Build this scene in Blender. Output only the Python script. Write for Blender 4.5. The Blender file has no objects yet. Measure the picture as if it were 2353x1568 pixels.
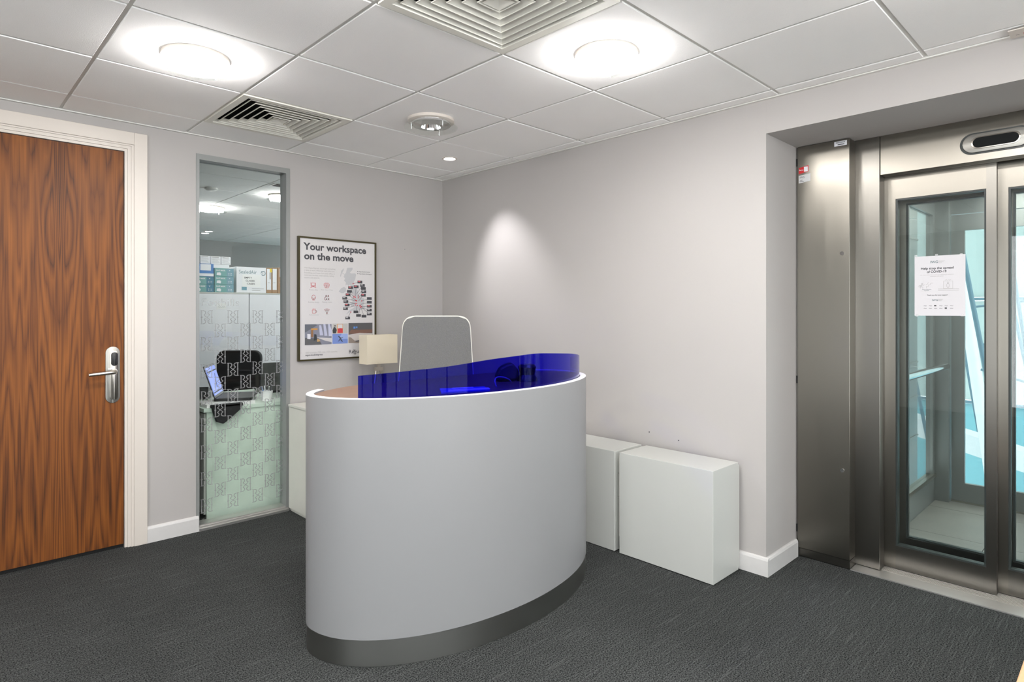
import bpy, bmesh, math, random
from math import sin, cos, pi, radians, sqrt, atan2
from mathutils import Vector, Matrix
random.seed(7)
S = bpy.context.scene
COL = S.collection

# ---------------------------------------------------------------- camera, world, exposure
EYE, ZC, XB, YA = 1.315, 2.3735, 3.0212, 3.9446
cam_d = bpy.data.cameras.new('camera'); cam = bpy.data.objects.new('camera', cam_d); COL.objects.link(cam)
cam.location = (0, 0, EYE); cam.rotation_euler = (pi/2, 0, radians(46.05-90))
cam_d.sensor_width = 36; cam_d.lens = 36*1403.1/2353; cam_d.shift_y = -(784-716.92)/2353
cam_d.clip_start = .02; cam_d.clip_end = 200
S.camera = cam
w = bpy.data.worlds.new('daylight'); S.world = w; w.use_nodes = True
bg = w.node_tree.nodes['Background']; bg.inputs[0].default_value = (.95, .985, 1, 1); bg.inputs[1].default_value = 3.7
S.view_settings.view_transform = 'Standard'; S.view_settings.look = 'None'
S.view_settings.gamma = 1; S.view_settings.use_curve_mapping = False
S.view_settings.exposure = 0.60
LAMP_E = 82.0        # radiance of a ceiling luminaire's opal drum
SPOT_W = 36.0        # the tilted downlight

# ---------------------------------------------------------------- materials
MATS = {}
def nodes(name):
    m = bpy.data.materials.new(name); m.use_nodes = True
    nt = m.node_tree; b = nt.nodes['Principled BSDF']; MATS[name] = m
    return m, nt, b
def N(nt, t, **k):
    n = nt.nodes.new(t)
    for a, v in k.items():
        if a.startswith('i_'): n.inputs[a[2:].replace('_', ' ')].default_value = v
        else: setattr(n, a, v)
    return n
def rgba(c): return (c[0], c[1], c[2], 1)
def s2l(r, g, b):
    f = lambda v: (v/255/12.92) if v/255 <= .04045 else ((v/255+.055)/1.055)**2.4
    return (f(r), f(g), f(b))
def mat(name, col, rough=.5, metal=0, bump=0, bscale=200, spec=.5, emit=None, estr=1, vary=0, vscale=3, coat=0):
    m, nt, b = nodes(name)
    b.inputs['Base Color'].default_value = rgba(col); b.inputs['Roughness'].default_value = rough
    b.inputs['Metallic'].default_value = metal; b.inputs['Specular IOR Level'].default_value = spec
    if coat: b.inputs['Coat Weight'].default_value = coat; b.inputs['Coat Roughness'].default_value = .08
    if emit: b.inputs['Emission Color'].default_value = rgba(emit); b.inputs['Emission Strength'].default_value = estr
    tc = N(nt, 'ShaderNodeTexCoord')
    if vary:
        n = N(nt, 'ShaderNodeTexNoise', i_Scale=vscale, i_Detail=3.0); nt.links.new(tc.outputs['Object'], n.inputs['Vector'])
        r = N(nt, 'ShaderNodeValToRGB'); nt.links.new(n.outputs['Fac'], r.inputs['Fac'])
        r.color_ramp.elements[0].position = .3; r.color_ramp.elements[1].position = .7
        r.color_ramp.elements[0].color = rgba([c*(1-vary) for c in col]); r.color_ramp.elements[1].color = rgba([min(1, c*(1+vary)) for c in col])
        nt.links.new(r.outputs['Color'], b.inputs['Base Color'])
    if bump:
        n = N(nt, 'ShaderNodeTexNoise', i_Scale=bscale, i_Detail=2.0); nt.links.new(tc.outputs['Object'], n.inputs['Vector'])
        bp = N(nt, 'ShaderNodeBump', i_Strength=bump, i_Distance=.002); nt.links.new(n.outputs['Fac'], bp.inputs['Height'])
        nt.links.new(bp.outputs['Normal'], b.inputs['Normal'])
    return m
def glass(name, tint, rough=0, ior=1.5, gcol=(1, 1, 1), boost=1.0):
    m = bpy.data.materials.new(name); m.use_nodes = True; nt = m.node_tree; nt.nodes.clear(); MATS[name] = m
    out = N(nt, 'ShaderNodeOutputMaterial'); mix = N(nt, 'ShaderNodeMixShader'); lw = N(nt, 'ShaderNodeLayerWeight', i_Blend=.5)
    f0 = ((ior-1)/(ior+1))**2; pw = N(nt, 'ShaderNodeMath', operation='POWER'); pw.inputs[1].default_value = 5; nt.links.new(lw.outputs['Facing'], pw.inputs[0])
    f = N(nt, 'ShaderNodeMath', operation='MULTIPLY_ADD'); f.inputs[1].default_value = 1-f0; f.inputs[2].default_value = f0*boost; nt.links.new(pw.outputs[0], f.inputs[0])
    tr = N(nt, 'ShaderNodeBsdfTransparent'); tr.inputs['Color'].default_value = rgba(tint)
    gl = N(nt, 'ShaderNodeBsdfGlossy'); gl.inputs['Color'].default_value = rgba(gcol); gl.inputs['Roughness'].default_value = rough
    mu = N(nt, 'ShaderNodeMath', operation='MULTIPLY'); mu.inputs[1].default_value = 1.0
    nt.links.new(f.outputs[0], mu.inputs[0]); nt.links.new(mu.outputs[0], mix.inputs[0])
    nt.links.new(tr.outputs[0], mix.inputs[1]); nt.links.new(gl.outputs[0], mix.inputs[2]); nt.links.new(mix.outputs[0], out.inputs[0])
    return m
def film(name, col, opacity):
    m = bpy.data.materials.new(name); m.use_nodes = True; nt = m.node_tree; nt.nodes.clear(); MATS[name] = m
    out = N(nt, 'ShaderNodeOutputMaterial'); mix = N(nt, 'ShaderNodeMixShader'); mix.inputs[0].default_value = opacity
    tr = N(nt, 'ShaderNodeBsdfTransparent'); d = N(nt, 'ShaderNodeBsdfDiffuse'); d.inputs['Color'].default_value = rgba(col)
    nt.links.new(tr.outputs[0], mix.inputs[1]); nt.links.new(d.outputs[0], mix.inputs[2]); nt.links.new(mix.outputs[0], out.inputs[0])
    return m
def steel(name, col, rough=.3, axis='Z', aniso=.6):
    m, nt, b = nodes(name)
    b.inputs['Metallic'].default_value = 1; b.inputs['Roughness'].default_value = rough
    b.inputs['Base Color'].default_value = rgba(col)
    b.inputs['Anisotropic'].default_value = aniso
    tg = N(nt, 'ShaderNodeTangent', direction_type='RADIAL', axis='Z'); nt.links.new(tg.outputs[0], b.inputs['Tangent'])
    b.inputs['Anisotropic Rotation'].default_value = 0 if axis == 'Z' else .25
    tc = N(nt, 'ShaderNodeTexCoord'); mp = N(nt, 'ShaderNodeMapping')
    mp.inputs['Scale'].default_value = (900, 900, 4) if axis == 'Z' else (4, 4, 900)
    n = N(nt, 'ShaderNodeTexNoise', i_Scale=1.0, i_Detail=2.0)
    nt.links.new(tc.outputs['Object'], mp.inputs[0]); nt.links.new(mp.outputs[0], n.inputs['Vector'])
    mr = N(nt, 'ShaderNodeMapRange'); mr.inputs['To Min'].default_value = rough*.85; mr.inputs['To Max'].default_value = rough*1.2
    nt.links.new(n.outputs['Fac'], mr.inputs[0]); nt.links.new(mr.outputs[0], b.inputs['Roughness'])
    bp = N(nt, 'ShaderNodeBump', i_Strength=.06, i_Distance=.0005); nt.links.new(n.outputs['Fac'], bp.inputs['Height']); nt.links.new(bp.outputs[0], b.inputs['Normal'])
    return m

WALL = mat('wall_paint', s2l(171, 167, 164), .75, bump=.03, bscale=400, vary=.008, vscale=2)
CEILT = mat('ceiling_tile', s2l(246, 245, 243), .9, bump=.5, bscale=420, vary=.01)
GRID = mat('grid_white', s2l(222, 221, 216), .55)
GLOSSW = mat('white_gloss_paint', s2l(206, 198, 189), .35)
SKIRT = mat('skirting_paint', s2l(202, 200, 198), .35, vary=.02, vscale=20)
DESKW = mat('desk_white', s2l(138, 138, 139), .42, spec=.4)
LAMI = mat('white_laminate', s2l(190, 191, 186), .35, vary=.006, vscale=8)
RIM_LIT = mat('rim_lit_white', s2l(238, 238, 238), .35)  # lighter copy of the desk white: overhead lamp light put into the colour
LAMIG = mat('white_laminate_grain', s2l(216, 215, 206), .4, vary=.02, vscale=9)
GREYF = mat('window_frame_grey', s2l(140, 142, 140), .4, metal=.2)
ALU = mat('aluminium', s2l(205, 203, 200), .38, metal=.9)
BLACK = mat('black_plastic', (.012, .012, .013), .4)
SOFTBLACK = mat('black_fabric', (.018, .018, .02), .9, bump=.4, bscale=300)
DARK = mat('dark_void', (.01, .01, .01), .9)
CHROME = mat('chrome', (.8, .8, .8), .08, metal=1)
NICKEL = mat('satin_nickel', s2l(190, 184, 174), .28, metal=1)
PLATE = mat('satin_plate', s2l(158, 156, 150), .42, metal=.9)
STEEL = steel('brushed_steel_vertical', s2l(130, 126, 118), .32, 'Z', .8)
STEELD = steel('brushed_steel_dark', s2l(124, 121, 115), .32, 'Z', .8)
STEELH = steel('brushed_steel_plinth', s2l(158, 158, 154), .3, 'X')
BEAD = mat('dark_gasket', s2l(40, 46, 44), .35)
CREAM = mat('lamp_shade_linen', s2l(214, 204, 182), .85, bump=.2, bscale=500)
MESH = mat('chair_mesh', s2l(108, 108, 105), .85, bump=.9, bscale=260, vary=.14, vscale=260)
CFRAME = mat('chair_frame_white', s2l(222, 221, 210), .4)
BLUE = glass('blue_acrylic', (.13, .12, .84), 0, 1.5, boost=.12)
CLEAR = glass('window_glass', (.965, .982, .972), 0, 1.5)
CLEARN = glass('neutral_window_glass', (.98, .98, .98), 0, 1.5)
LIFTG = glass('lift_glass', (.875, .90, .895), 0, 1.5)
CLEARD = glass('luminaire_glass', (.97, .985, .97), 0, 1.45)
FROST = film('frosted_print', s2l(150, 150, 151), .74)
FROST2 = film('frosted_lettering', s2l(170, 172, 172), .6)
PAPER = mat('paper_white', s2l(232, 231, 230), .8)
POSTER = mat('poster_paper', s2l(200, 197, 196), .45)
INK = mat('ink_charcoal', s2l(62, 62, 66), .6)
INKL = mat('ink_grey', s2l(165, 163, 162), .6)
INKR = mat('ink_red', s2l(196, 96, 100), .6)
RED = mat('ink_strong_red', s2l(200, 40, 45), .6)
MAPG = mat('ink_map_grey', s2l(176, 176, 178), .6)
PFRAME = mat('poster_frame_bronze', s2l(72, 66, 42), .35, metal=.5)
TEAL = mat('card_teal', s2l(104, 158, 156), .6)
TEALD = mat('card_teal_dark', s2l(40, 112, 138), .6)
CARDW = mat('card_white', s2l(226, 226, 230), .65)
CARDB = mat('card_brown', s2l(160, 128, 98), .8, vary=.03)
CARDBL = mat('card_blue', s2l(60, 120, 185), .6)
SAGE = mat('office_panel', s2l(206, 221, 208), .45, vary=.01)
SCREEN = mat('laptop_screen', s2l(110, 130, 205), .3, emit=s2l(110, 130, 215), estr=.55)
LIT = mat('lamp_light', (1, 1, 1), .5, emit=(1, .975, .965), estr=LAMP_E)
LITO = mat('office_lamp_light', (1, 1, 1), .5, emit=(1, .99, .97), estr=LAMP_E*.6)
LITS = mat('spot_light_lens', (1, 1, 1), .5, emit=(1, .97, 1), estr=12)
BLADE = mat('vent_blade', s2l(224, 222, 212), .5)
BLUEF = mat('blue_folder', s2l(40, 90, 190), .5)
OAK = mat('pale_oak', s2l(214, 166, 126), .5, vary=.06, vscale=30)
CARF = mat('lift_floor_tile', s2l(120, 116, 110), .45, vary=.06, vscale=6)
CARP = mat('lift_panel', s2l(150, 152, 150), .35, metal=.7)
CYAN = mat('atrium_blue_glazing', s2l(112, 172, 184), .25, vary=.05, vscale=.6)
PALEG = mat('atrium_pale_glazing', s2l(172, 190, 190), .25, vary=.06, vscale=.8)
PALES = mat('atrium_pale_steel', s2l(206, 214, 218), .5)
BLUES = mat('atrium_blue_steel', s2l(84, 118, 134), .5)
BEIGE = mat('atrium_beige', s2l(222, 212, 190), .6)
YELL = mat('post_it_yellow', s2l(226, 200, 70), .7)

def carpet():
    m, nt, b = nodes('carpet_charcoal')
    tc = N(nt, 'ShaderNodeTexCoord')
    def noise(sc, det, scale=1):
        mp = N(nt, 'ShaderNodeMapping'); mp.inputs['Scale'].default_value = sc; nt.links.new(tc.outputs['Object'], mp.inputs[0])
        n = N(nt, 'ShaderNodeTexNoise', i_Scale=scale, i_Detail=det); nt.links.new(mp.outputs[0], n.inputs['Vector']); return n
    def ramp(src, a, b_, ca, cb):
        r = N(nt, 'ShaderNodeValToRGB'); e = r.color_ramp.elements
        e[0].position = a; e[1].position = b_; e[0].color = rgba(ca); e[1].color = rgba(cb); nt.links.new(src, r.inputs['Fac']); return r
    fleck = ramp(noise((190, 190, 190), 2.5).outputs['Fac'], .36, .66, s2l(12, 13, 13), s2l(80, 82, 81))
    big = ramp(noise((1.2, 1.2, 1), 2).outputs['Fac'], .3, .7, (.86, .86, .86), (1.12, 1.12, 1.12))
    yarn = ramp(noise((5, 170, 1), 1).outputs['Fac'], .58, .70, (0, 0, 0), (1, 1, 1))
    mx = N(nt, 'ShaderNodeMixRGB', blend_type='MULTIPLY'); mx.inputs[0].default_value = 1
    nt.links.new(fleck.outputs[0], mx.inputs[1]); nt.links.new(big.outputs[0], mx.inputs[2])
    ad = N(nt, 'ShaderNodeMixRGB', blend_type='MIX'); ad.inputs[2].default_value = rgba(s2l(122, 124, 123))
    sc = N(nt, 'ShaderNodeMath', operation='MULTIPLY'); sc.inputs[1].default_value = .16
    nt.links.new(yarn.outputs[0], sc.inputs[0]); nt.links.new(sc.outputs[0], ad.inputs[0]); nt.links.new(mx.outputs[0], ad.inputs[1])
    nt.links.new(ad.outputs[0], b.inputs['Base Color']); b.inputs['Roughness'].default_value = .95; b.inputs['Specular IOR Level'].default_value = .15
    bp = N(nt, 'ShaderNodeBump', i_Strength=.7, i_Distance=.004); nt.links.new(fleck.outputs[0], bp.inputs['Height']); nt.links.new(bp.outputs[0], b.inputs['Normal'])
    return m
CARPET = carpet()

def veneer(name, dark, mid, light, period, freq, sx, sz, rough=.4, ax='X'):
    """book-matched veneer: contour lines of a stretched noise give the cathedral figure"""
    m, nt, b = nodes(name)
    tc = N(nt, 'ShaderNodeTexCoord'); sp = N(nt, 'ShaderNodeSeparateXYZ'); nt.links.new(tc.outputs['Object'], sp.inputs[0])
    pp = N(nt, 'ShaderNodeMath', operation='PINGPONG'); pp.inputs[1].default_value = period; nt.links.new(sp.outputs[ax], pp.inputs[0])
    long_ax = 'Z' if ax == 'X' else 'X'
    def vec(ax_, az_, src):
        a = N(nt, 'ShaderNodeMath', operation='MULTIPLY'); a.inputs[1].default_value = ax_; nt.links.new(src, a.inputs[0])
        z = N(nt, 'ShaderNodeMath', operation='MULTIPLY'); z.inputs[1].default_value = az_; nt.links.new(sp.outputs[long_ax], z.inputs[0])
        c = N(nt, 'ShaderNodeCombineXYZ'); nt.links.new(a.outputs[0], c.inputs[0]); nt.links.new(z.outputs[0], c.inputs[1]); return c
    n = N(nt, 'ShaderNodeTexNoise', i_Scale=1.0, i_Detail=2.5, i_Roughness=.45, i_Distortion=.25); nt.links.new(vec(sx, sz, pp.outputs[0]).outputs[0], n.inputs['Vector'])
    mu = N(nt, 'ShaderNodeMath', operation='MULTIPLY'); mu.inputs[1].default_value = freq; nt.links.new(n.outputs['Fac'], mu.inputs[0])
    fr0 = N(nt, 'ShaderNodeMath', operation='PINGPONG'); fr0.inputs[1].default_value = 1; nt.links.new(mu.outputs[0], fr0.inputs[0])
    fr = N(nt, 'ShaderNodeMath', operation='POWER'); fr.inputs[1].default_value = .7; nt.links.new(fr0.outputs[0], fr.inputs[0])
    st = N(nt, 'ShaderNodeTexNoise', i_Scale=1.0, i_Detail=4.0); nt.links.new(vec(210, 2.6, sp.outputs[ax]).outputs[0], st.inputs['Vector'])
    bl = N(nt, 'ShaderNodeTexNoise', i_Scale=1.0, i_Detail=2.0); nt.links.new(vec(7, .8, pp.outputs[0]).outputs[0], bl.inputs['Vector'])
    a1 = N(nt, 'ShaderNodeMath', operation='MULTIPLY_ADD'); a1.inputs[1].default_value = .32; nt.links.new(fr.outputs[0], a1.inputs[0])
    a2 = N(nt, 'ShaderNodeMath', operation='MULTIPLY_ADD'); a2.inputs[1].default_value = .55; a2.inputs[2].default_value = -.08; nt.links.new(st.outputs['Fac'], a2.inputs[0])
    a3 = N(nt, 'ShaderNodeMath', operation='MULTIPLY_ADD'); a3.inputs[1].default_value = .62; nt.links.new(bl.outputs['Fac'], a3.inputs[0])
    nt.links.new(a2.outputs[0], a3.inputs[2]); nt.links.new(a3.outputs[0], a1.inputs[2])
    r = N(nt, 'ShaderNodeValToRGB'); nt.links.new(a1.outputs[0], r.inputs['Fac']); e = r.color_ramp.elements
    e[0].position = .32; e[0].color = rgba(dark); e[1].position = .92; e[1].color = rgba(light); k = e.new(.58); k.color = rgba(mid)
    nt.links.new(r.outputs[0], b.inputs['Base Color']); b.inputs['Roughness'].default_value = rough; b.inputs['Specular IOR Level'].default_value = .3
    return m
WALNUT = veneer('walnut_veneer', s2l(38, 17, 3), s2l(96, 51, 13), s2l(134, 78, 25), .165, 34, 8.5, .42, .5)
WALTOP = veneer('walnut_worktop', s2l(84, 60, 47), s2l(108, 82, 67), s2l(122, 96, 79), .3, 5, 4, .8, .4, ax='Y')

# ---------------------------------------------------------------- mesh helpers
def world_loc(o):
    v = Vector((0, 0, 0))
    while o: v += o.location; o = o.parent
    return v
def tag(o, label=None, cat=None, group=None, kind=None):
    if label: o['label'] = label
    if cat: o['category'] = cat
    if group: o['group'] = group
    if kind: o['kind'] = kind
    return o
def empty(name, loc=(0, 0, 0), rz=0, label=None, cat=None, group=None, kind=None):
    o = bpy.data.objects.new(name, None); COL.objects.link(o); o.location = loc; o.rotation_euler = (0, 0, rz); o.empty_display_size = .1
    return tag(o, label, cat, group, kind)
class MB:
    def __init__(s): s.v = []; s.f = []
    def add(s, vs, fs):
        b = len(s.v); s.v += [tuple(p) for p in vs]; s.f += [tuple(i+b for i in f) for f in fs]; return s
    def box(s, x0, x1, y0, y1, z0, z1):
        x0, x1 = min(x0, x1), max(x0, x1); y0, y1 = min(y0, y1), max(y0, y1); z0, z1 = min(z0, z1), max(z0, z1)
        return s.add([(x0,y0,z0),(x1,y0,z0),(x1,y1,z0),(x0,y1,z0),(x0,y0,z1),(x1,y0,z1),(x1,y1,z1),(x0,y1,z1)],
                     [(3,2,1,0),(4,5,6,7),(0,1,5,4),(1,2,6,5),(2,3,7,6),(3,0,4,7)])
    def prism(s, pts, a, b, plane='XY'):
        """extrude closed outline pts (2D) between a and b along the third axis"""
        P = {'XY': lambda p, h: (p[0], p[1], h), 'XZ': lambda p, h: (p[0], h, p[1]), 'YZ': lambda p, h: (h, p[0], p[1])}[plane]
        n = len(pts); vs = [P(p, a) for p in pts]+[P(p, b) for p in pts]
        return s.add(vs, [tuple(range(n-1, -1, -1)), tuple(range(n, 2*n))]+[(i, (i+1) % n, n+(i+1) % n, n+i) for i in range(n)])
    def tube(s, path, r, n=10, cap=True):
        path = [Vector(p) for p in path]; rings = []; up = None
        rs = r if isinstance(r, (list, tuple)) else [r]*len(path)
        for i, p in enumerate(path):
            t = (path[min(i+1, len(path)-1)]-path[max(i-1, 0)]).normalized()
            if up is None: up = Vector((0, 0, 1)) if abs(t.z) < .9 else Vector((1, 0, 0))
            x = t.cross(up).normalized(); up = x.cross(t).normalized()
            rings.append([p+(x*cos(2*pi*k/n)+up*sin(2*pi*k/n))*rs[i] for k in range(n)])
        vs = [q for rg in rings for q in rg]; m = len(path)
        fs = [(i*n+k, i*n+(k+1) % n, (i+1)*n+(k+1) % n, (i+1)*n+k) for i in range(m-1) for k in range(n)]
        if cap: fs += [tuple(range(n-1, -1, -1)), tuple((m-1)*n+k for k in range(n))]
        return s.add(vs, fs)
    def lathe(s, prof, c, n=40):
        """prof: (r, z) list around vertical axis at c"""
        m = len(prof); vs = [(c[0]+r*cos(2*pi*k/n), c[1]+r*sin(2*pi*k/n), c[2]+z) for r, z in prof for k in range(n)]
        fs = [(i*n+k, i*n+(k+1) % n, (i+1)*n+(k+1) % n, (i+1)*n+k) for i in range(m-1) for k in range(n)]
        return s.add(vs, fs)
    def disc(s, c, r, n=32, normal=-1):
        vs = [(c[0]+r*cos(2*pi*k/n), c[1]+r*sin(2*pi*k/n), c[2]) for k in range(n)]
        return s.add(vs, [tuple(range(n)) if normal > 0 else tuple(range(n-1, -1, -1))])
    def build(s, name, m, parent=None, smooth=False, bevel=0, local=False, merge=False, segs=2):
        off = world_loc(parent) if parent and not local else Vector((0, 0, 0))
        me = bpy.data.meshes.new(name); me.from_pydata([Vector(v)-off for v in s.v], [], s.f); me.update()
        bm = bmesh.new(); bm.from_mesh(me)
        if merge: bmesh.ops.remove_doubles(bm, verts=bm.verts, dist=1e-5)
        bmesh.ops.recalc_face_normals(bm, faces=bm.faces)
        if bevel: bmesh.ops.bevel(bm, geom=bm.edges[:], offset=bevel, segments=segs, profile=.5, affect='EDGES', clamp_overlap=True)
        bm.to_mesh(me); bm.free()
        if smooth: me.shade_smooth(); me.set_sharp_from_angle(angle=radians(40))
        me.materials.append(m)
        o = bpy.data.objects.new(name, me); COL.objects.link(o)
        if parent: o.parent = parent
        return o
def B(x0, x1, y0, y1, z0, z1): return MB().box(x0, x1, y0, y1, z0, z1)
def struct(o, label, cat): return tag(o, label, cat, kind='structure')
def rrect(w, h, r, n=6, cx=0, cy=0):
    pts = []
    for sx, sy, a0 in ((1, 1, 0), (-1, 1, 90), (-1, -1, 180), (1, -1, 270)):
        for k in range(n+1):
            a = radians(a0+90*k/n); pts.append((cx+sx*(w/2-r)+r*cos(a), cy+sy*(h/2-r)+r*sin(a)))
    return pts

# ---- flat print: planes described by origin, right and up vectors, pushed out along the normal
class Flat:
    def __init__(s, o, r, u): s.o = Vector(o); s.r = Vector(r); s.u = Vector(u); s.n = s.r.cross(s.u)
    def p(s, x, y, lift=0): return s.o+s.r*x+s.u*y+s.n*lift
    def poly(s, mb, pts, lift=.0006): mb.add([s.p(x, y, lift) for x, y in pts], [tuple(range(len(pts)))]); return mb
    def rect(s, mb, x0, y0, x1, y1, lift=.0006): return s.poly(mb, [(x0, y0), (x1, y0), (x1, y1), (x0, y1)], lift)
    def line(s, mb, pts, wd, lift=.0006):
        for a, b in zip(pts[:-1], pts[1:]):
            d = Vector((b[0]-a[0], b[1]-a[1])); L = d.length
            if L < 1e-9: continue
            d /= L; nx, ny = -d.y*wd/2, d.x*wd/2; e = d*wd*.3
            s.poly(mb, [(a[0]-e.x-nx, a[1]-e.y-ny), (b[0]+e.x-nx, b[1]+e.y-ny), (b[0]+e.x+nx, b[1]+e.y+ny), (a[0]-e.x+nx, a[1]-e.y+ny)], lift)
        return mb
    def circ(s, mb, x, y, r, n=12, lift=.0006): return s.poly(mb, [(x+r*cos(2*pi*k/n), y+r*sin(2*pi*k/n)) for k in range(n)], lift)
    def ring(s, mb, x, y, r, wd, a0=0, a1=360, n=16, lift=.0006, ry=None):
        ry = ry or r
        return s.line(mb, [(x+r*cos(radians(a0+(a1-a0)*k/n)), y+ry*sin(radians(a0+(a1-a0)*k/n))) for k in range(n+1)], wd, lift)
    def text(s, txt, x, y, size, m, parent, name='lettering', bold=0, align='LEFT', width=None, lift=.0008, mb=None):
        c = bpy.data.curves.new('t', 'FONT'); c.body = txt; c.size = size; c.offset = bold*size; c.align_x = align; c.resolution_u = 3; c.fill_mode = 'FRONT'
        t = bpy.data.objects.new('t', c); COL.objects.link(t)
        dg = bpy.context.evaluated_depsgraph_get(); me = bpy.data.meshes.new_from_object(t.evaluated_get(dg))
        bpy.data.objects.remove(t); bpy.data.curves.remove(c)
        vs = [v.co.copy() for v in me.vertices]; fs = [tuple(p.vertices) for p in me.polygons]
        k = 1
        if width and vs:
            xs = [v.x for v in vs]; k = width/max(1e-6, max(xs)-min(xs))
        bpy.data.meshes.remove(me)
        tgt = mb if mb is not None else MB()
        tgt.add([s.p(x+v.x*k, y+v.y, lift) for v in vs], fs)
        if mb is not None: return mb
        return tgt.build(name, m, parent)

# ================================================================ STRUCTURE
fl = MB().box(-2.6, 3.66, -2.4, 4.06, -.06, 0).build('floor', CARPET)
struct(fl, 'charcoal grey carpet with fine pale yarn lines across the reception', 'floor')
# left wall (door, slim glazed window): boxes around the two openings
TW = .1; DX0, DX1, DZ = -.1, .81, 2.215; WX0, WX1, WZ = 1.175, 1.752, 2.265
wl = MB()
wl.box(-2.6, DX0-.04, YA, YA+TW, 0, 2.6).box(DX0-.04, DX1+.04, YA, YA+TW, DZ+.04, 2.6).box(DX1+.04, WX0, YA, YA+TW, 0, 2.6)
wl.box(WX0, WX1, YA, YA+TW, WZ, 2.6).box(WX1, 3.48, YA, YA+TW, 0, 2.6)
struct(wl.build('wall_left', WALL), 'off-white painted wall holding the walnut door, slim window and poster', 'wall')
NY, NZ = 1.311, 2.203
struct(MB().box(XB, 3.48, NY, YA, 0, 2.6).box(3.48, 3.64, 1.071, 1.40, 0, 2.6).build('wall_right', WALL), 'off-white painted wall behind the desk with the white cabinets', 'wall')
struct(MB().box(XB, 3.64, -.62, NY-.0001, NZ, 2.6).build('wall_header', WALL), 'off-white bulkhead and soffit over the recessed lift opening', 'wall')
struct(MB().box(XB, 3.48, -2.4, -.62, 0, 2.6).box(3.48, 3.64, -.62, -.161, 0, NZ).build('wall_beside_lift', WALL), 'off-white wall on the far side of the lift opening', 'wall')
VY0, VY1, NV = -2.2, 1.2, 3; VS = (VY1-VY0)/NV
struct(MB().box(-2.7, -2.6, -2.4, VY0, 0, 2.6).box(-2.7, -2.6, VY1, 4.06, 0, 2.6).box(-2.7, -2.6, VY0, VY1, 2.30, 2.6).box(-2.7, -2.6, VY0, VY1, 0, .08).build('wall_back', WALL), 'off-white wall with the added corner window facing the lift', 'wall')
w3 = empty('added_window_2', (-2.65, .6, 0)); struct(w3, 'added unseen floor to ceiling daylight window facing the lift', 'window')  # unseen glazing added to bring sky light onto ceiling and right wall
for k in range(NV): B(-2.655, -2.647, VY0+VS*k+.03, VY0+VS*(k+1)-.03, .11, 2.27).build('pane', CLEARN, w3)
for k in range(NV+1): B(-2.69, -2.61, VY0+VS*k-.03, VY0+VS*k+.03, .08, 2.30).build('mullion', GREYF, w3)
B(-2.69, -2.61, VY0, VY1, .08, .11).build('sill_rail', GREYF, w3); B(-2.69, -2.61, VY0, VY1, 2.27, 2.30).build('head_rail', GREYF, w3)
VX0, VX1, NV = -2.4, 2.6, 5; VS = (VX1-VX0)/NV
struct(MB().box(-2.7, VX0, -2.5, -2.4, 0, 2.6).box(VX1, 3.48, -2.5, -2.4, 0, 2.6).box(VX0, VX1, -2.5, -2.4, 2.30, 2.6).box(VX0, VX1, -2.5, -2.4, 0, .08).build('wall_front', WALL), 'off-white wall with the added corner window opposite the walnut door', 'wall')
w2 = empty('added_window_3', (-.75, -2.45, 0)); struct(w2, 'added unseen floor to ceiling daylight window opposite the walnut door', 'window')  # second unseen window, added so daylight reaches the left wall and ceiling
for k in range(NV): B(VX0+VS*k+.03, VX0+VS*(k+1)-.03, -2.455, -2.447, .11, 2.27).build('pane', CLEARN, w2)
for k in range(NV+1): B(VX0+VS*k-.03, VX0+VS*k+.03, -2.49, -2.41, .08, 2.30).build('mullion', GREYF, w2)
B(VX0, VX1, -2.49, -2.41, .08, .11).build('sill_rail', GREYF, w2); B(VX0, VX1, -2.49, -2.41, 2.27, 2.30).build('head_rail', GREYF, w2)
def skirt(mb, a, b, nrm, h=.092, t=.016):
    """skirting from a to b (xy), protruding along nrm, with a chamfered top"""
    a = Vector((*a, 0)); b = Vector((*b, 0)); n = Vector((*nrm, 0))
    prof = [(0, 0), (t, 0), (t, h-.014), (t-.004, h-.004), (t*.35, h), (0, h)]
    vs = [p+n*d+Vector((0, 0, z)) for p in (a, b) for d, z in prof]; k = len(prof)
    mb.add(vs, [tuple(range(k)), tuple(range(2*k-1, k-1, -1))]+[(i, k+i, k+(i+1) % k, (i+1) % k) for i in range(k)])
    return mb
mb = MB(); skirt(mb, (.915, YA), (WX0+.012, YA), (0, -1)); skirt(mb, (WX1, YA), (XB, YA), (0, -1)); skirt(mb, (-2.6, YA), (DX0-.105, YA), (0, -1))
struct(mb.build('baseboard_left', SKIRT), 'white skirting board along the wall with the walnut door', 'skirting')
mb = MB(); skirt(mb, (XB, YA), (XB, NY-.016), (-1, 0)); skirt(mb, (XB, NY), (3.385, NY), (0, -1)); skirt(mb, (XB, -.62), (XB, -2.4), (-1, 0))
struct(mb.build('baseboard_right', SKIRT), 'white skirting board turning the corner into the lift recess', 'skirting')

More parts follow.
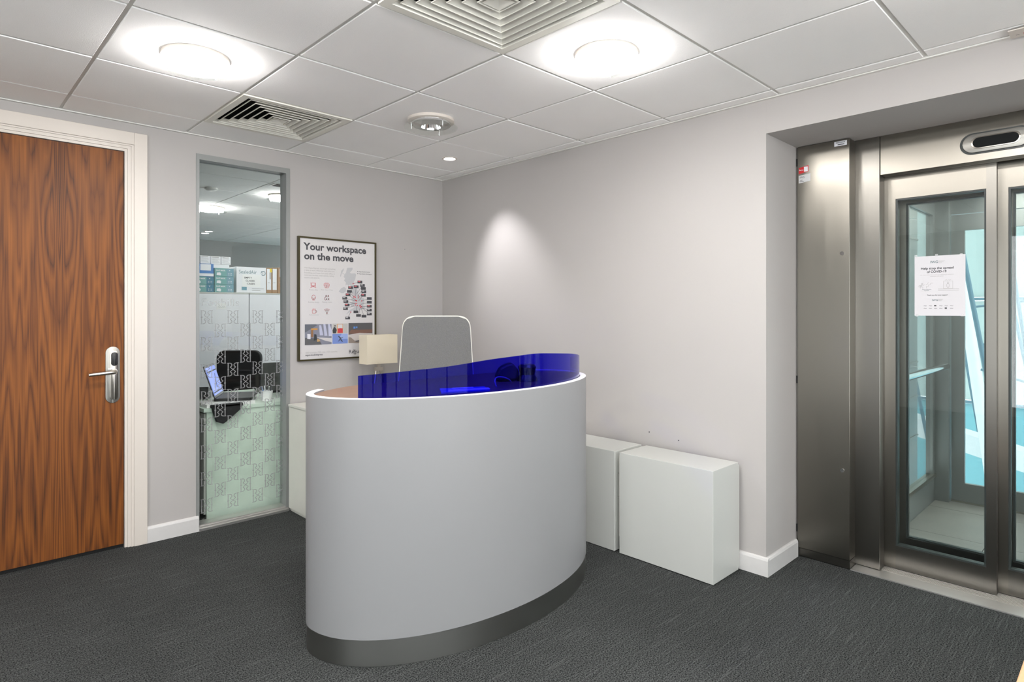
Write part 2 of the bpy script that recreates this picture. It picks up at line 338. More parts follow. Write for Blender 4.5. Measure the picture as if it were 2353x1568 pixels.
# ceiling: tegular tiles in a recessed grid
X0, Y0, P = 1.7136, 1.8324, .6
ce = empty('ceiling', (0, 0, ZC)); struct(ce, 'suspended ceiling of square off-white mineral tiles in a grid', 'ceiling')
B(-2.7, 3.64, -2.5, 4.06, 2.6, 2.64).build('slab', GRID, ce)  # unseen slab added to keep sky light out above the tiles
xs = [-2.6]+[X0+P*i for i in range(-7, 3)]+[XB-.02]; ys = [-2.4]+[Y0+P*j for j in range(-7, 4)]+[YA-.02]
for x_ in xs: B(x_-.014, x_+.014, -2.4, YA, ZC+.007, ZC+.016).build('grid_tee', GRID, ce)
for y_ in ys: B(-2.6, XB, y_-.014, y_+.014, ZC+.0071, ZC+.0161).build('grid_tee', GRID, ce)
LUM_ON = [(-2, 1), (0, -1)]; LUM_OFF = [(0, 1)]; SPOT = (1, 2); VENTS = [(-1, 2), (-1, -1)]
LUM_MORE = [(-2, -1), (0, -3), (-2, -3), (-4, 1)]
tile_cache = {}
def tile(a, b, c, d):
    g = .0075; key = (round(b-a, 3), round(d-c, 3))
    if key not in tile_cache:
        w2, h2 = (b-a)/2-g, (d-c)/2-g
        m_ = MB(); m_.box(-w2, w2, -h2, h2, .0, .0068)
        o = m_.build('tile', CEILT, ce, local=True, bevel=.002, segs=1); tile_cache[key] = o
    else:
        o = tile_cache[key].copy(); COL.objects.link(o)
    o.location = ((a+b)/2, (c+d)/2, random.uniform(-.0008, .0008)); return o
def tc_(i, j): return (X0+P*(i+.5), Y0+P*(j+.5))
for a, b in zip(xs[:-1], xs[1:]):
    for c, d in zip(ys[:-1], ys[1:]):
        ij = (round((a-X0)/P), round((c-Y0)/P)) if abs(b-a-P) < 1e-3 and abs(d-c-P) < 1e-3 else None
        if ij in VENTS: continue
        if b-a < .03 or d-c < .03: continue
        tile(a, b, c, d)
mb = MB().box(-2.6, XB, YA-.02, YA, ZC-.004, ZC+.01).box(XB-.02, XB, -2.4, YA-.02, ZC-.004, ZC+.01)
struct(mb.build('trim_1', GRID), 'thin white angle trim where the ceiling meets the walls', 'trim')

# ================================================================ LUMINAIRES
def luminaire(x, y, on, label, group=None, z=ZC, power=None):
    e = empty('ceiling_luminaire', (x, y, z), 0, label, 'ceiling light', group); c = (x, y, z)
    R = .128
    MB().lathe([(R, .004), (R, -.014), (R-.008, -.018), (R-.02, -.018), (R-.024, -.010), (R-.024, .004)], c).build('trim_ring', GLOSSW, e, True)
    MB().lathe([(R-.018, .0), (R-.020, -.030), (R-.024, -.030), (R-.023, .0)] if not on else [(R-.024, -.012), (R-.05, .006), (.045, .009), (.001, .009)], c, 48).build('reflector', CHROME, e, True)
    ri = .062 if not on else .120
    g = MB().lathe([(ri, -.040), (.145, -.040), (.147, -.043), (.145, -.046), (ri, -.046), (ri-.001, -.043), (ri, -.040)], c, 48)
    g.build('glass_disc', CLEARD, e, True, merge=True)
    if not on: MB().lathe([(.056, -.040), (.050, -.010), (.030, .004), (.001, .005)], c, 40).build('cup', CHROME, e, True)
    for k in range(3):
        a = 2*pi*k/3+.5; px, py = x+.108*cos(a), y+.108*sin(a)
        MB().tube([(px, py, z-.012), (px, py, z-.058)], .0032, 8).build('pin', CHROME, e, True)
    if on: MB().lathe([(.001, -.039), (.108, -.039), (.116, -.037), (.119, -.033), (.119, -.012)], c, 48).build('lamp', LIT if power is None else power, e, True)
    else: MB().lathe([(.001, -.004), (.03, -.004), (.034, .004)], c).build('lamp', GLOSSW, e, True)
    return e
luminaire(*tc_(-2, 1), True, 'lit round ceiling luminaire between the walnut door and the louvred vent')
luminaire(*tc_(0, -1), True, 'lit round ceiling luminaire in the tile beside the large vent above the desk')
luminaire(*tc_(0, 1), False, 'unlit round ceiling luminaire with clear glass ring and chrome reflector')
for k, ij in enumerate(LUM_MORE): luminaire(*tc_(*ij), True, 'lit round ceiling luminaire in the ceiling toward the added daylight windows', 'luminaires toward the windows')
# recessed tilted downlight washing the right wall
sx, sy = tc_(*SPOT)
e = empty('downlight', (sx, sy, ZC), 0, 'small recessed downlight tilted at the right wall', 'downlight'); c = (sx, sy, ZC)
MB().lathe([(.052, .003), (.052, -.003), (.042, -.005), (.038, .0)], c, 32).build('bezel', GLOSSW, e, True)
o = MB().lathe([(.001, 0), (.034, 0), (.036, .004)], (0, 0, 0), 24).build('lens', LITS, e, True, local=True); o.location = (.004, -.001, -.0015); o.rotation_euler = (0, radians(-4), 0)
l = bpy.data.lights.new('downlight_beam', 'SPOT'); l.energy = SPOT_W; l.spot_size = radians(62); l.spot_blend = .9; l.shadow_soft_size = .03; l.color = (.98, .96, 1)
lo = bpy.data.objects.new('downlight_beam', l); COL.objects.link(lo); lo.parent = e; lo.location = (0, 0, -.012)
lo.rotation_euler = (Vector((XB, 3.12, 1.42))-Vector((sx, sy, ZC))).to_track_quat('-Z', 'Y').to_euler()

# ================================================================ VENTS
def vent(x, y, label):
    e = empty('ceiling_vent', (x, y, ZC), 0, label, 'vent'); h = .2925
    def sq(r, z): return [(x-r, y-r, ZC+z), (x+r, y-r, ZC+z), (x+r, y+r, ZC+z), (x-r, y+r, ZC+z)]
    def rings(rs, closed=False):
        m_ = MB(); vs = [p for r, z in rs for p in sq(r, z)]; n = len(rs)
        fs = [(i*4+k, i*4+(k+1) % 4, (i+1)*4+(k+1) % 4, (i+1)*4+k) for i in range(n-1) for k in range(4)]
        if closed: fs += [((n-1)*4+k, (n-1)*4+(k+1) % 4, (k+1) % 4, k) for k in range(4)]
        return m_.add(vs, fs)
    rings([(h, .010), (h, -.004), (h-.034, -.004), (h-.042, .012), (h-.042, .016), (h-.03, .010)], True).build('frame', BLADE, e)
    rings([(h-.015, .018), (h-.015, .12), (.001, .12)]).build('plenum', DARK, e)
    n = 6; step = (h-.034-.035)/n
    for k in range(n):
        r = h-.034-step*(k+.62)
        rings([(r-.017, .016), (r, .001), (r, -.0025), (r+.003, -.0025), (r+.003, .001), (r-.015, .018)], True).build('blade', BLADE, e)
    m_ = MB(); rr = .04
    m_.add(sq(rr, -.002)+[(x, y, ZC+.008)], [(0, 1, 4), (1, 2, 4), (2, 3, 4), (3, 0, 4)]); m_.build('centre_plate', BLADE, e)
    return e
vent(*tc_(-1, 2), 'square louvred ceiling vent above the slim office window')
vent(*tc_(-1, -1), 'large square louvred ceiling vent above the reception desk')

# ================================================================ DOOR
d = empty('door_1', (.35, YA, 0)); struct(d, 'walnut veneer door in a cream frame with satin lever handle', 'door')
B(DX0+.006, .804, YA+.012, YA+.056, .022, 2.208).build('leaf', WALNUT, d)
B(DX0, .81, YA+.03, YA+.06, .001, .02).build('gap_shade_strip', DARK, d)  # near-black strip painting the shade under the door leaf
for s_ in (1, -1):
    q_ = (lambda x_: x_) if s_ > 0 else (lambda x_: .71-x_)      # mirrored about the middle of the opening
    MB().box(q_(.808), q_(.85), YA+.006, YA+.1, 0, 2.212).box(q_(.822), q_(.85), YA-.002, YA+.006, 0, 2.226).box(q_(.838), q_(.85), YA-.009, YA-.002, 0, 2.242).build('lining', GLOSSW, d)
MB().box(-.14, .85, YA+.006, YA+.1, 2.212, 2.25).box(-.14, .85, YA-.002, YA+.006, 2.226, 2.25).box(-.14, .85, YA-.009, YA-.002, 2.242, 2.25).build('head_lining', GLOSSW, d)
B(.85, .915, YA-.018, YA+.002, 0, 2.318).build('architrave', GLOSSW, d, bevel=.002)
B(DX0-.105, DX0-.04, YA-.018, YA+.002, 0, 2.318).build('architrave', GLOSSW, d, bevel=.002)
B(DX0-.04, .85, YA-.018, YA+.002, 2.25, 2.318).build('architrave', GLOSSW, d, bevel=.002)
B(.786, .85, YA+.058, YA+.1, 0, 2.25).build('stop', GLOSSW, d); B(DX0-.04, .786, YA+.058, YA+.1, 2.196, 2.25).build('stop', GLOSSW, d)
yf = YA+.012
hp = MB().prism(rrect(.068, .31, .034, 10, .752, .968), yf-.006, yf+.002, 'XZ').build('backplate', PLATE, d, True, bevel=.0015)
MB().prism(rrect(.040, .27, .02, 8, .757, .966), yf-.012, yf-.005, 'XZ').build('inner_plate', NICKEL, hp, True, bevel=.001)
MB().prism(rrect(.030, .075, .015, 8, .757, 1.055), yf-.024, yf-.01, 'XZ').build('reader', BLACK, hp, True, bevel=.003)
hz = .985
MB().tube([(.757, yf-.004, hz), (.757, yf-.045, hz), (.755, yf-.054, hz), (.748, yf-.058, hz), (.73, yf-.058, hz-.001), (.66, yf-.056, hz-.006), (.634, yf-.053, hz-.008)], [.011, .0105, .0105, .0105, .0105, .0105, .0095], 12).build('lever', NICKEL, d, True)
MB().tube([(.757, yf-.002, hz), (.757, yf-.014, hz)], .017, 20).build('rose', NICKEL, d, True)
B(.728, .752, yf-.016, yf-.006, hz+.014, hz+.019).build('latch_stop', CHROME, d)

# ================================================================ OFFICE WINDOW
wn = empty('window_1', ((WX0+WX1)/2, YA+.04, 0)); struct(wn, 'slim floor-to-head glazed window into the office with frosted monogram print', 'window')
fy0, fy1 = YA-.004, YA+.09
B(WX0, WX0+.018, fy0, fy1, 0, WZ).build('frame_side', GREYF, wn)
B(WX1-.026, WX1, fy0, fy1, 0, WZ).build('frame_side', GREYF, wn)
B(WX0+.018, WX1-.026, fy0, fy1, WZ-.034, WZ).build('frame_head', GREYF, wn)
MB().box(WX0+.012, WX1-.012, YA-.022, fy1, 0, .014).box(WX0+.012, WX1-.012, YA-.008, fy1, .014, .024).box(WX0+.018, WX1-.026, YA+.004, fy1, .024, .032).build('frame_sill', ALU, wn)
GY = 4.0
B(WX0+.018, WX1-.026, GY, GY+.010, .032, WZ-.034).build('pane', CLEAR, wn)
F = Flat((0, GY-.0004, 0), (1, 0, 0), (0, 0, 1))
F.text('Foxhills', 1.218, 1.352, .067, FROST2, wn, 'lettering', 0, width=.222)
def motif_mesh(x, z):
    m_ = MB(); W, H, t = .070, .083, .0056
    for mx in (0, 1):
        fx = (lambda a: x+a) if mx == 0 else (lambda a: x+W-a)
        L = lambda pts, wd=t: F.line(m_, [(fx(a), z+b) for a, b in pts], wd)
        L([(.006, 0), (.006, H)]); L([(0, H-.001), (.018, H-.001)], .003); L([(0, .001), (.018, .001)], .003); L([(.003, H/2), (.010, H/2)], .006)
        for sg in (1, -1):
            yy = lambda b: H/2+sg*(b-H/2)
            L([(.014, yy(H-.001)), (.024, yy(H-.004)), (.029, yy(H-.012)), (.027, yy(H-.020)), (.021, yy(H-.025)), (.019, yy(H-.028))], t*.9)
            L([(.019, yy(H-.028)), (.035, yy(H/2))], .0040)
    return m_
motif0 = None
for row in range(16):
    for k in range(4 if row % 2 == 0 else 3):
        x = 1.2175+.155*k+(.0785 if row % 2 else 0); z = 1.2405-.0826*row
        if z < .035: continue
        if motif0 is None: motif0 = (motif_mesh(x, z).build('monogram', FROST, wn), x, z)
        else:
            o = motif0[0].copy(); COL.objects.link(o); o.location = Vector((x-motif0[1], 0, z-motif0[2]))

# ================================================================ OFFICE BEYOND THE GLASS
OY1, OX0, OX1 = 9.6, -1.5, 5.2
struct(B(OX0, OX1, YA+TW+.02, OY1, -.05, 0).build('floor', CARPET), 'dark carpet of the office behind the slim window', 'floor')
struct(B(OX0, OX1, OY1, OY1+.1, 0, 2.6).build('wall_far', WALL), 'far wall of the office behind the slim window', 'wall')
struct(B(OX0-.1, OX0, YA+TW, OY1, 0, 2.6).build('wall_office_left', WALL), 'left side wall of the office behind the slim window', 'wall')
struct(MB().box(OX1, OX1+.1, YA+TW, 4.7, 0, 2.6).box(OX1, OX1+.1, 9.2, OY1, 0, 2.6).box(OX1, OX1+.1, 4.7, 6.2, .12, 2.3).box(OX1, OX1+.1, 4.7, 9.2, 0, .12).box(OX1, OX1+.1, 4.7, 9.2, 2.3, 2.6).build('wall_office_right', WALL), 'right side wall of the office with its added daylight window', 'wall')
w4 = empty('added_window_4', (OX1+.05, 6.95, 0)); struct(w4, 'added unseen wide daylight window in the side wall of the office', 'window')  # unseen opening added to brighten the office ceiling with sky light
for k in (1, 2): B(OX1+.046, OX1+.054, 4.73+1.5*k, 6.17+1.5*k, .15, 2.27).build('pane', CLEARN, w4)
for k in (1, 2, 3): B(OX1+.01, OX1+.09, 4.67+1.5*k, 4.73+1.5*k, .12, 2.3).build('mullion', GREYF, w4)
B(OX1+.01, OX1+.09, 6.23, 9.17, .12, .15).build('sill_rail', GREYF, w4); B(OX1+.01, OX1+.09, 6.23, 9.17, 2.27, 2.3).build('head_rail', GREYF, w4)
oc = empty('ceiling', (1.8, 6.5, ZC)); struct(oc, 'office ceiling of large off-white tiles behind the slim window', 'ceiling')
B(OX0-.1, OX1+.1, 4.06, OY1+.1, 2.6, 2.64).build('slab', GRID, oc); B(OX0, OX1, YA+TW, OY1, ZC+.012, ZC+.03).build('grid_back', GRID, oc)  # slab is unseen, added to stop sky light leaking into the office
x = OX0
ogx = [OX0]+[2.05+1.2*i for i in range(-2, 3)]+[OX1]; ogy = [YA+TW]+[4.98+.6*j for j in range(0, 8)]+[OY1]
oct_ = {}
for a, b in zip(ogx[:-1], ogx[1:]):
    for c_, d_ in zip(ogy[:-1], ogy[1:]):
        key = (round(b-a, 3), round(d_-c_, 3))
        if key not in oct_:
            w2, h2 = (b-a)/2-.006, (d_-c_)/2-.006; oct_[key] = o = B(-w2, w2, -h2, h2, 0, .011).build('tile', CEILT, oc, local=True)
        else: o = oct_[key].copy(); COL.objects.link(o)
        o.location = Vector(((a+b)/2, (c_+d_)/2, ZC))-oc.location
luminaire(2.09, 6.55, True, 'lit round luminaire on the office ceiling nearest the left frame of the window', 'office luminaires', power=LITO)
luminaire(2.36, 5.45, True, 'lit round luminaire on the office ceiling by the right frame of the window', 'office luminaires', power=LITO)
for px, py in ((2.704, 8.549), (2.73, 8.78)):
    e = empty('downlight', (px, py, ZC), 0, 'tiny recessed downlight far back on the office ceiling', 'downlight', 'far office downlights')
    MB().lathe([(.06, 0), (.06, -.004), (.048, -.004), (.045, 0)], (px, py, ZC), 24).build('bezel', GLOSSW, e, True)
    MB().disc((px, py, ZC-.002), .045).build('lens', LITS, e)
e = empty('smoke_detector', (1.768, 5.536, ZC), 0, 'small round smoke detector on the office ceiling', 'smoke detector')
MB().lathe([(.05, 0), (.05, -.012), (.035, -.022), (.001, -.024)], (1.768, 5.536, ZC)).build('body', GRID, e, True)
e = empty('air_grille', (2.2, 5.02, ZC), 0, 'dark slotted air grille on the office ceiling', 'vent')
B(2.08, 2.32, 4.96, 5.08, ZC-.004, ZC+.002).build('frame', GRID, e)
for k in range(4): B(2.1, 2.3, 4.972+.027*k, 4.986+.027*k, ZC-.006, ZC-.002).build('slot', DARK, e)
# cupboards
CY = 6.2
for k, (x0, x1) in enumerate(((1.34, 2.336), (2.340, 3.34))):
    e = empty('cupboard', ((x0+x1)/2, CY+.22, 0), 0, ('white office cupboard under the face mask boxes', 'white office cupboard under the brown archive boxes')[k], 'cupboard')
    B(x0, x1, CY+.02, CY+.45, 0, 1.49).build('carcass', LAMI, e)
    B(x0, x1, CY, CY+.45, 1.491, 1.505).build('top', LAMI, e)
    xm = (x0+x1)/2
    B(x0+.002, xm-.001, CY, CY+.018, .06, 1.489).build('door', CARDW, e); B(xm+.001, x1-.002, CY, CY+.018, .06, 1.489).build('door', CARDW, e)
note = B(2.03, 2.115, CY-.001, CY-.0002, 1.34, 1.40).build('paper_note', PAPER); tag(note, 'small white paper note stuck on the office cupboard', 'note')
FN = Flat((0, CY-.0012, 0), (1, 0, 0), (0, 0, 1))
m_ = MB(); pts = [(2.042+.006*k, 1.362+.004*sin(k*2.1)) for k in range(12)]; FN.line(m_, pts, .0025, .0004); m_.build('scribble', INK, note)
# boxes on the cupboards
def carton(name, x0, x1, z0, z1, m, label, dy=.22, y=CY+.03, group=None, cat='box'):
    e = empty(name, ((x0+x1)/2, y+dy/2, z0), 0, label, cat, group)
    B(x0, x1, y, y+dy, z0, z1).build('carton', m, e, bevel=.002, segs=1); return e, Flat((x0, y, z0), (1, 0, 0), (0, 0, 1)), x1-x0, z1-z0
def mask_box(x0, z0, band, label, zt=.073, wd=.178, inset=0):
    e, f, W, H = carton('mask_box', x0, x0+wd, z0, z0+zt, TEAL, label, .11, CY+.03+inset)
    m_ = MB(); f.rect(m_, W*.62, .001, W*.995, H-.001, .0008); m_.build('side_band', band, e)
    f.text('FACE MASK', W*.08, H*.66, H*.25, CARDW, e, 'lettering', .03, width=W*.48, lift=.0014)
    m_ = MB(); f.poly(m_, [(W*.1, H*.15), (W*.3, H*.1), (W*.34, H*.3), (W*.28, H*.5), (W*.12, H*.46)], .0014); f.poly(m_, [(W*.74, H*.86), (W*.78, H*.68), (W*.82, H*.86), (W*.78, H*.8)], .0014)
    for a in range(3):
        for b in range(2): f.circ(m_, W*(.72+.08*a), H*(.2+.18*b), H*.05, 6, .0014)
    m_.build('emblem', CARDW, e)['kind'] = 'stuff'
TEALM = mat('card_blue_grey', s2l(112, 152, 166), .6)
for k in range(3): mask_box(2.022, 1.5055+.0775*k, TEALM, 'teal face mask box, %s of the three-high stack against the sealed carton' % ('bottom', 'middle', 'top')[k], .0765)
for k in range(2): mask_box(1.838, 1.5055+.0735*k, TEALD, 'teal face mask box with dark blue end, %s of the two-high stack' % ('bottom', 'upper')[k], .0725)
e, f, W, H = carton('supply_box', 1.86, 2.015, 1.653, 1.775, CARDBL, 'blue and white supply box lying on the two-high mask boxes', .12, CY+.035)
m_ = MB(); f.rect(m_, .035, .058, .13, .118, .0008); f.rect(m_, 0, .004, .155, .03, .0008); m_.build('white_label', CARDW, e)
e, f, W, H = carton('supply_box', 2.016, 2.165, 1.739, 1.775, CARDW, 'flat white box on top of the three-high mask boxes', .1, CY+.05)
for k, x0 in enumerate((1.9, 1.997, 2.092)):
    e, f, W, H = carton('tissue_box', x0, x0+.086, 1.7765, 1.852, CARDW, 'small white printed box, %s of three in the top row' % ('by the blue box end', 'middle', 'by the grey wall')[k], .09, CY+.05)
    m_ = MB()
    for q in range(5): f.rect(m_, .008, .014+.01*q, .078-.008*(q % 3), .0165+.01*q, .0008)
    f.rect(m_, .008, .064, .07, .071, .0008); m_.build('print', INKL, e)
e, f, W, H = carton('sealed_carton', 2.222, 2.516, 1.5055, 1.762, CARDW, 'white shipping carton marked as empty glasses cases on the cupboard', .3, CY+.02)
f.text('SealedAir', .022, .19, .052, mat('ink_teal_grey', s2l(110, 140, 145), .6), e, 'lettering', 0, width=.175)
m_ = MB(); f.ring(m_, .262, .2, .022, .006, -120, 150); f.ring(m_, .25, .2, .01, .003); m_.build('swirl_logo', TEALM, e)
m_ = MB(); f.rect(m_, .055, .058, .235, .182, .001); m_.build('paper_label', PAPER, e)
for q, (t_, xx) in enumerate((('EMPTY', .075), ('GLASSES', .088), ('CASES', .1))): f.text(t_, xx, .142-.030*q, .024, INK, e, 'handwriting', .01, lift=.0016, width=(.075, .087, .078)[q])
m_ = MB(); f.rect(m_, .05, .025, .1, .06); m_.build('print_block', TEALM, e)
m_ = MB(); f.rect(m_, .15, .04, .27, .045); f.rect(m_, .15, .022, .235, .027); m_.build('small_print', INKL, e)
for k, (x0, x1) in enumerate(((2.519, 2.575), (2.578, 2.632), (2.636, 2.705))):
    e, f, W, H = carton('archive_box', x0, x1, 1.5055, 1.764+.004*k, CARDB, 'brown upright archive box with white label, %s of three' % ('beside the sealed carton', 'middle', 'by the window frame')[k], .28, CY+.02)
    m_ = MB()
    if k < 2: f.rect(m_, .004, .035, W*.85, H-.01, .0008)
    else: f.rect(m_, .02, .17, W*.95, H-.01, .0008)
    m_.build('label_sheet', CARDW, e)
    if k == 0:
        m_ = MB(); f.rect(m_, W*.6, H-.045, W, H-.008, .0014); m_.build('sticker', YELL, e)
        m_ = MB(); f.rect(m_, W*.55, H*.55, W*.8, H*.82, .0014); m_.build('barcode', INKL, e)
    m_ = MB(); f.rect(m_, W*.2, H*.4, W*.6, H*.42, .0014); m_.build('print', INKL, e)
# desk with drawer pedestal right behind the glass
od = empty('office_desk', (1.9, 4.5, 0), 0, 'white office desk with drawers right behind the slim window', 'desk')
B(1.262, 2.75, 4.085, 4.88, .682, .707).build('worktop', SAGE, od, bevel=.002)
B(1.283, 2.75, 4.098, 4.116, .0, .680).build('side_panel', SAGE, od)
B(1.290, 1.72, 4.118, 4.70, .03, .678).build('pedestal', SAGE, od)
for z0, z1 in ((.605, .672), (.43, .60), (.255, .425), (.035, .25)):
    dr = B(1.272, 1.289, 4.118, 4.66, z0, z1).build('drawer', LAMI, od)
MB().tube([(1.275, 4.2, .64), (1.262, 4.2, .64)], .011, 14).build('lock', CHROME, od, True)
B(2.70, 2.74, 4.12, 4.86, 0, .68).build('leg_panel', SAGE, od)
# things on the office desk
DZT = .707
lp = empty('laptop', (1.43, 4.28, DZT), radians(62), 'open black laptop with blue screen on the office desk', 'laptop')
MB().prism(rrect(.33, .23, .012, 4), .012, .03).build('base', BLACK, lp, local=True)
MB().prism(rrect(.30, .10, .004, 2, 0, .04), .030, .0315).build('keyboard', INK, lp, local=True)
scr = MB().prism(rrect(.33, .22, .01, 4, 0, .11), -.006, 0, 'XZ').build('lid', BLACK, lp, local=True); scr.location = (0, .112, .03); scr.rotation_euler = (radians(-18), 0, 0)
dsp = B(-.152, .152, -.0085, -.0062, .016, .205).build('screen', SCREEN, scr, local=True)
fscr = Flat((0, -.0092, 0), (1, 0, 0), (0, 0, 1)); m_ = MB(); fscr.rect(m_, -.15, .17, .15, .178); fscr.rect(m_, -.15, .03, .15, .037); fscr.line(m_, [(0, .06), (.06, .15)], .01); m_.build('screen_bars', INK, dsp, local=True)
pp = MB().prism([(1.285, 4.10), (1.585, 4.10), (1.585, 4.33), (1.285, 4.33)], DZT+.0005, DZT+.02).build('paper_stack', PAPER); tag(pp, 'stack of white paper under the laptop on the office desk', 'paper')
lp.location = (1.545, 4.32, DZT+.021-.012)
ph = empty('desk_phone', (1.40, 4.66, DZT), radians(-30), 'grey desk telephone with keypad on the office desk', 'telephone')
MB().prism([(-.1, 0), (.1, 0), (.1, .03), (-.1, .085)], -.09, .09, 'YZ').build('body', mat('phone_grey', s2l(95, 98, 100), .5), ph, local=True)
MB().tube([(-.06, -.07, .085), (-.06, -.04, .105), (-.06, .05, .07), (-.06, .08, .05)], .022, 10).build('handset', BLACK, ph, True, local=True)
for a in range(3):
    for b in range(4):
        o = B(-.009, .009, -.008, .008, 0, .006).build('key', CARDW, ph, local=True); o.location = (.0+.028*a, -.02+.026*b, .065-.0068*b); o.rotation_euler = (radians(-15), 0, 0)
cp = empty('paper_cup', (1.69, 4.17, DZT), 0, 'white tub of stationery at the front edge of the office desk', 'tub')
MB().lathe([(.001, .001), (.034, .001), (.04, .07), (.038, .07), (.033, .004), (.001, .004)], (1.69, 4.17, DZT), 28).build('body', PAPER, cp, True)
for k in range(4):
    a = k*1.6; MB().tube([(1.69+.01*cos(a), 4.17+.01*sin(a), DZT+.006), (1.69+.034*cos(a), 4.17+.034*sin(a), DZT+.10)], .004, 8).build('pen', (INK, CARDW, CARDBL, ALU)[k], cp)
mn = empty('laptop', (2.0, 4.64, DZT), radians(170), 'dark grey laptop seen from behind its lid on the office desk', 'laptop')
MB().prism(rrect(.36, .24, .012, 4), .001, .018).build('base', BLACK, mn, local=True)
lid = MB().prism(rrect(.36, .22, .01, 4, 0, .11), -.004, .004, 'XZ').build('lid', mat('monitor_grey', s2l(84, 84, 82), .45), mn, local=True); lid.location = (0, .125, .019); lid.rotation_euler = (radians(-14), 0, 0)
bgm = MB(); pts = [(1.30, .73), (1.49, .73), (1.48, .69), (1.42, .64), (1.37, .605), (1.33, .62), (1.31, .68)]
bgm.prism(pts, 4.050, 4.083, 'XZ').box(1.30, 1.49, 4.05, 4.095, .7075, .728)
tag(bgm.build('black_bag', SOFTBLACK, bevel=.006), 'black cloth hanging over the front edge of the office desk', 'cloth')
ch = empty('office_chair', (1.92, 5.30, 0), radians(-40), 'black office chair behind the desk in the office', 'chair')
MB().prism(rrect(.36, .48, .06, 6, 0, .75), -.03, .03, 'XZ').build('backrest', SOFTBLACK, ch, local=True, bevel=.01)
MB().prism(rrect(.46, .46, .08, 6, 0, .24), .44, .52).build('seat', SOFTBLACK, ch, local=True, bevel=.012)
MB().tube([(0, .24, .08), (0, .24, .44)], .03, 14).build('stem', BLACK, ch, True, local=True)
for k in range(5):
    a = 2*pi*k/5; MB().tube([(0, .24, .09), (.28*cos(a), .24+.28*sin(a), .06)], [.025, .016], 10).build('leg', BLACK, ch, True, local=True)
    MB().tube([(.28*cos(a)-.015, .24+.28*sin(a), .028), (.28*cos(a)+.015, .24+.28*sin(a), .028)], .028, 14).build('caster', BLACK, ch, True, local=True)

# ================================================================ POSTER
px0, px1, pz0, pz1 = 1.801, 2.396, .983, 1.823; PW, PH = px1-px0, pz1-pz0
po = empty('poster', ((px0+px1)/2, YA, pz0), 0, 'framed white advertising poster with map and photographs on the wall', 'poster')
fw, fd = .011, .024
B(px0, px0+fw, YA-fd, YA, pz0, pz1).build('frame_bar', PFRAME, po); B(px1-fw, px1, YA-fd, YA, pz0, pz1).build('frame_bar', PFRAME, po)
B(px0+fw, px1-fw, YA-fd, YA, pz0, pz0+fw).build('frame_bar', PFRAME, po); B(px0+fw, px1-fw, YA-fd, YA, pz1-fw, pz1).build('frame_bar', PFRAME, po)
B(px0+fw, px1-fw, YA-.016, YA-.002, pz0+fw, pz1-fw).build('paper', POSTER, po)
G = Flat((px0, YA-.016, pz0), (1, 0, 0), (0, 0, 1))
def PZ(x, y):
    """a point of the photographed poster (close-up pixels) on the poster sheet, in metres from its lower left corner"""
    u, v = 670+x*260/1165, 520+y*260/1165; a = radians(46.05); t_ = (u-1176.5)/1403.1; k_ = (YA-.016)/(sin(a)-t_*cos(a))
    return (k_*(cos(a)+t_*sin(a))-px0, EYE+k_*(716.92-v)/1403.1-pz0)
def ptext(txt, xa, xb, y, size, m, name, bold=0):
    a, b = PZ(xa, y), PZ(xb, y); G.text(txt, a[0], (a[1]+b[1])/2 if False else a[1], size, m, po, name, bold, width=b[0]-a[0])
ptext('Your workspace', 127, 772, 238, .066, INK, 'headline', .03)
ptext('on the move', 128, 636, 337, .066, INK, 'headline', .03)
for q, t_ in enumerate(("With Regus Express, you've got everything", 'it takes to work. Wherever work takes you.', "Everything you'd want from your office, in", 'motorway services, retail centres, railway', 'stations and airports.')):
    ptext(t_, 128, (450, 442, 442, 437, 288)[q], (434, 459, 485, 509, 535)[q], .0150, INKL, 'body_text')
t = .0026
IC = {k_: PZ(*v_) for k_, v_ in dict(c=(223, 625), p=(361, 625), l=(226, 748), m=(364, 748), r=(230, 885), w=(363, 890)).items()}
def icon(f): m_ = MB(); f(m_); m_.build('icon', INKR, po)
def ic_chair(m_):
    x, y = IC['c']
    G.line(m_, [(x-.012, y+.008), (x-.012, y+.026), (x+.012, y+.026), (x+.012, y+.008), (x-.012, y+.008)], t); G.line(m_, [(x, y+.008), (x, y-.002)], t)
    for s_ in (-1, 1): G.line(m_, [(x+s_*.018, y+.028), (x+s_*.016, y+.002), (x, y+.004)], t); G.line(m_, [(x, y+.002), (x+s_*.02, y-.006)], t)
def ic_print(m_):
    x, y = IC['p']
    G.line(m_, [(x-.014, y+.006), (x-.02, y+.006), (x-.02, y+.02), (x+.02, y+.02), (x+.02, y+.006), (x+.014, y+.006)], t); G.line(m_, [(x-.014, y+.026), (x+.014, y+.026)], t)
    G.line(m_, [(x-.012, y-.007), (x-.012, y+.012), (x+.012, y+.012), (x+.012, y-.007), (x-.012, y-.007)], t); G.ring(m_, x, y+.003, .005, t)
def ic_lounge(m_):
    x, y = IC['l']; G.ring(m_, x, y+.014, .012, t); G.ring(m_, x, y+.010, .015, t, 180, 360); G.line(m_, [(x, y-.004), (x, y-.009)], t); G.line(m_, [(x-.008, y-.009), (x+.008, y-.009)], t)
def ic_meet(m_):
    x, y = IC['m']
    for a, b in ((-.006, .016), (.010, .016), (-.004, -.006), (.012, -.006)): G.ring(m_, x+a, y+b+.006, .0035, t*.9); G.ring(m_, x+a, y+b-.004, .005, t*.9, 0, 180)
    G.ring(m_, x-.010, y, .010, t, 90, 270)
def ic_cup(m_):
    x, y = IC['r']
    G.line(m_, [(x-.013, y+.014), (x-.011, y-.008), (x+.011, y-.008), (x+.013, y+.014), (x-.013, y+.014)], t); G.ring(m_, x+.013, y+.004, .007, t, -90, 90)
    for q in range(3): G.line(m_, [(x-.008+.008*q, y+.018), (x-.007+.008*q, y+.024)], t)
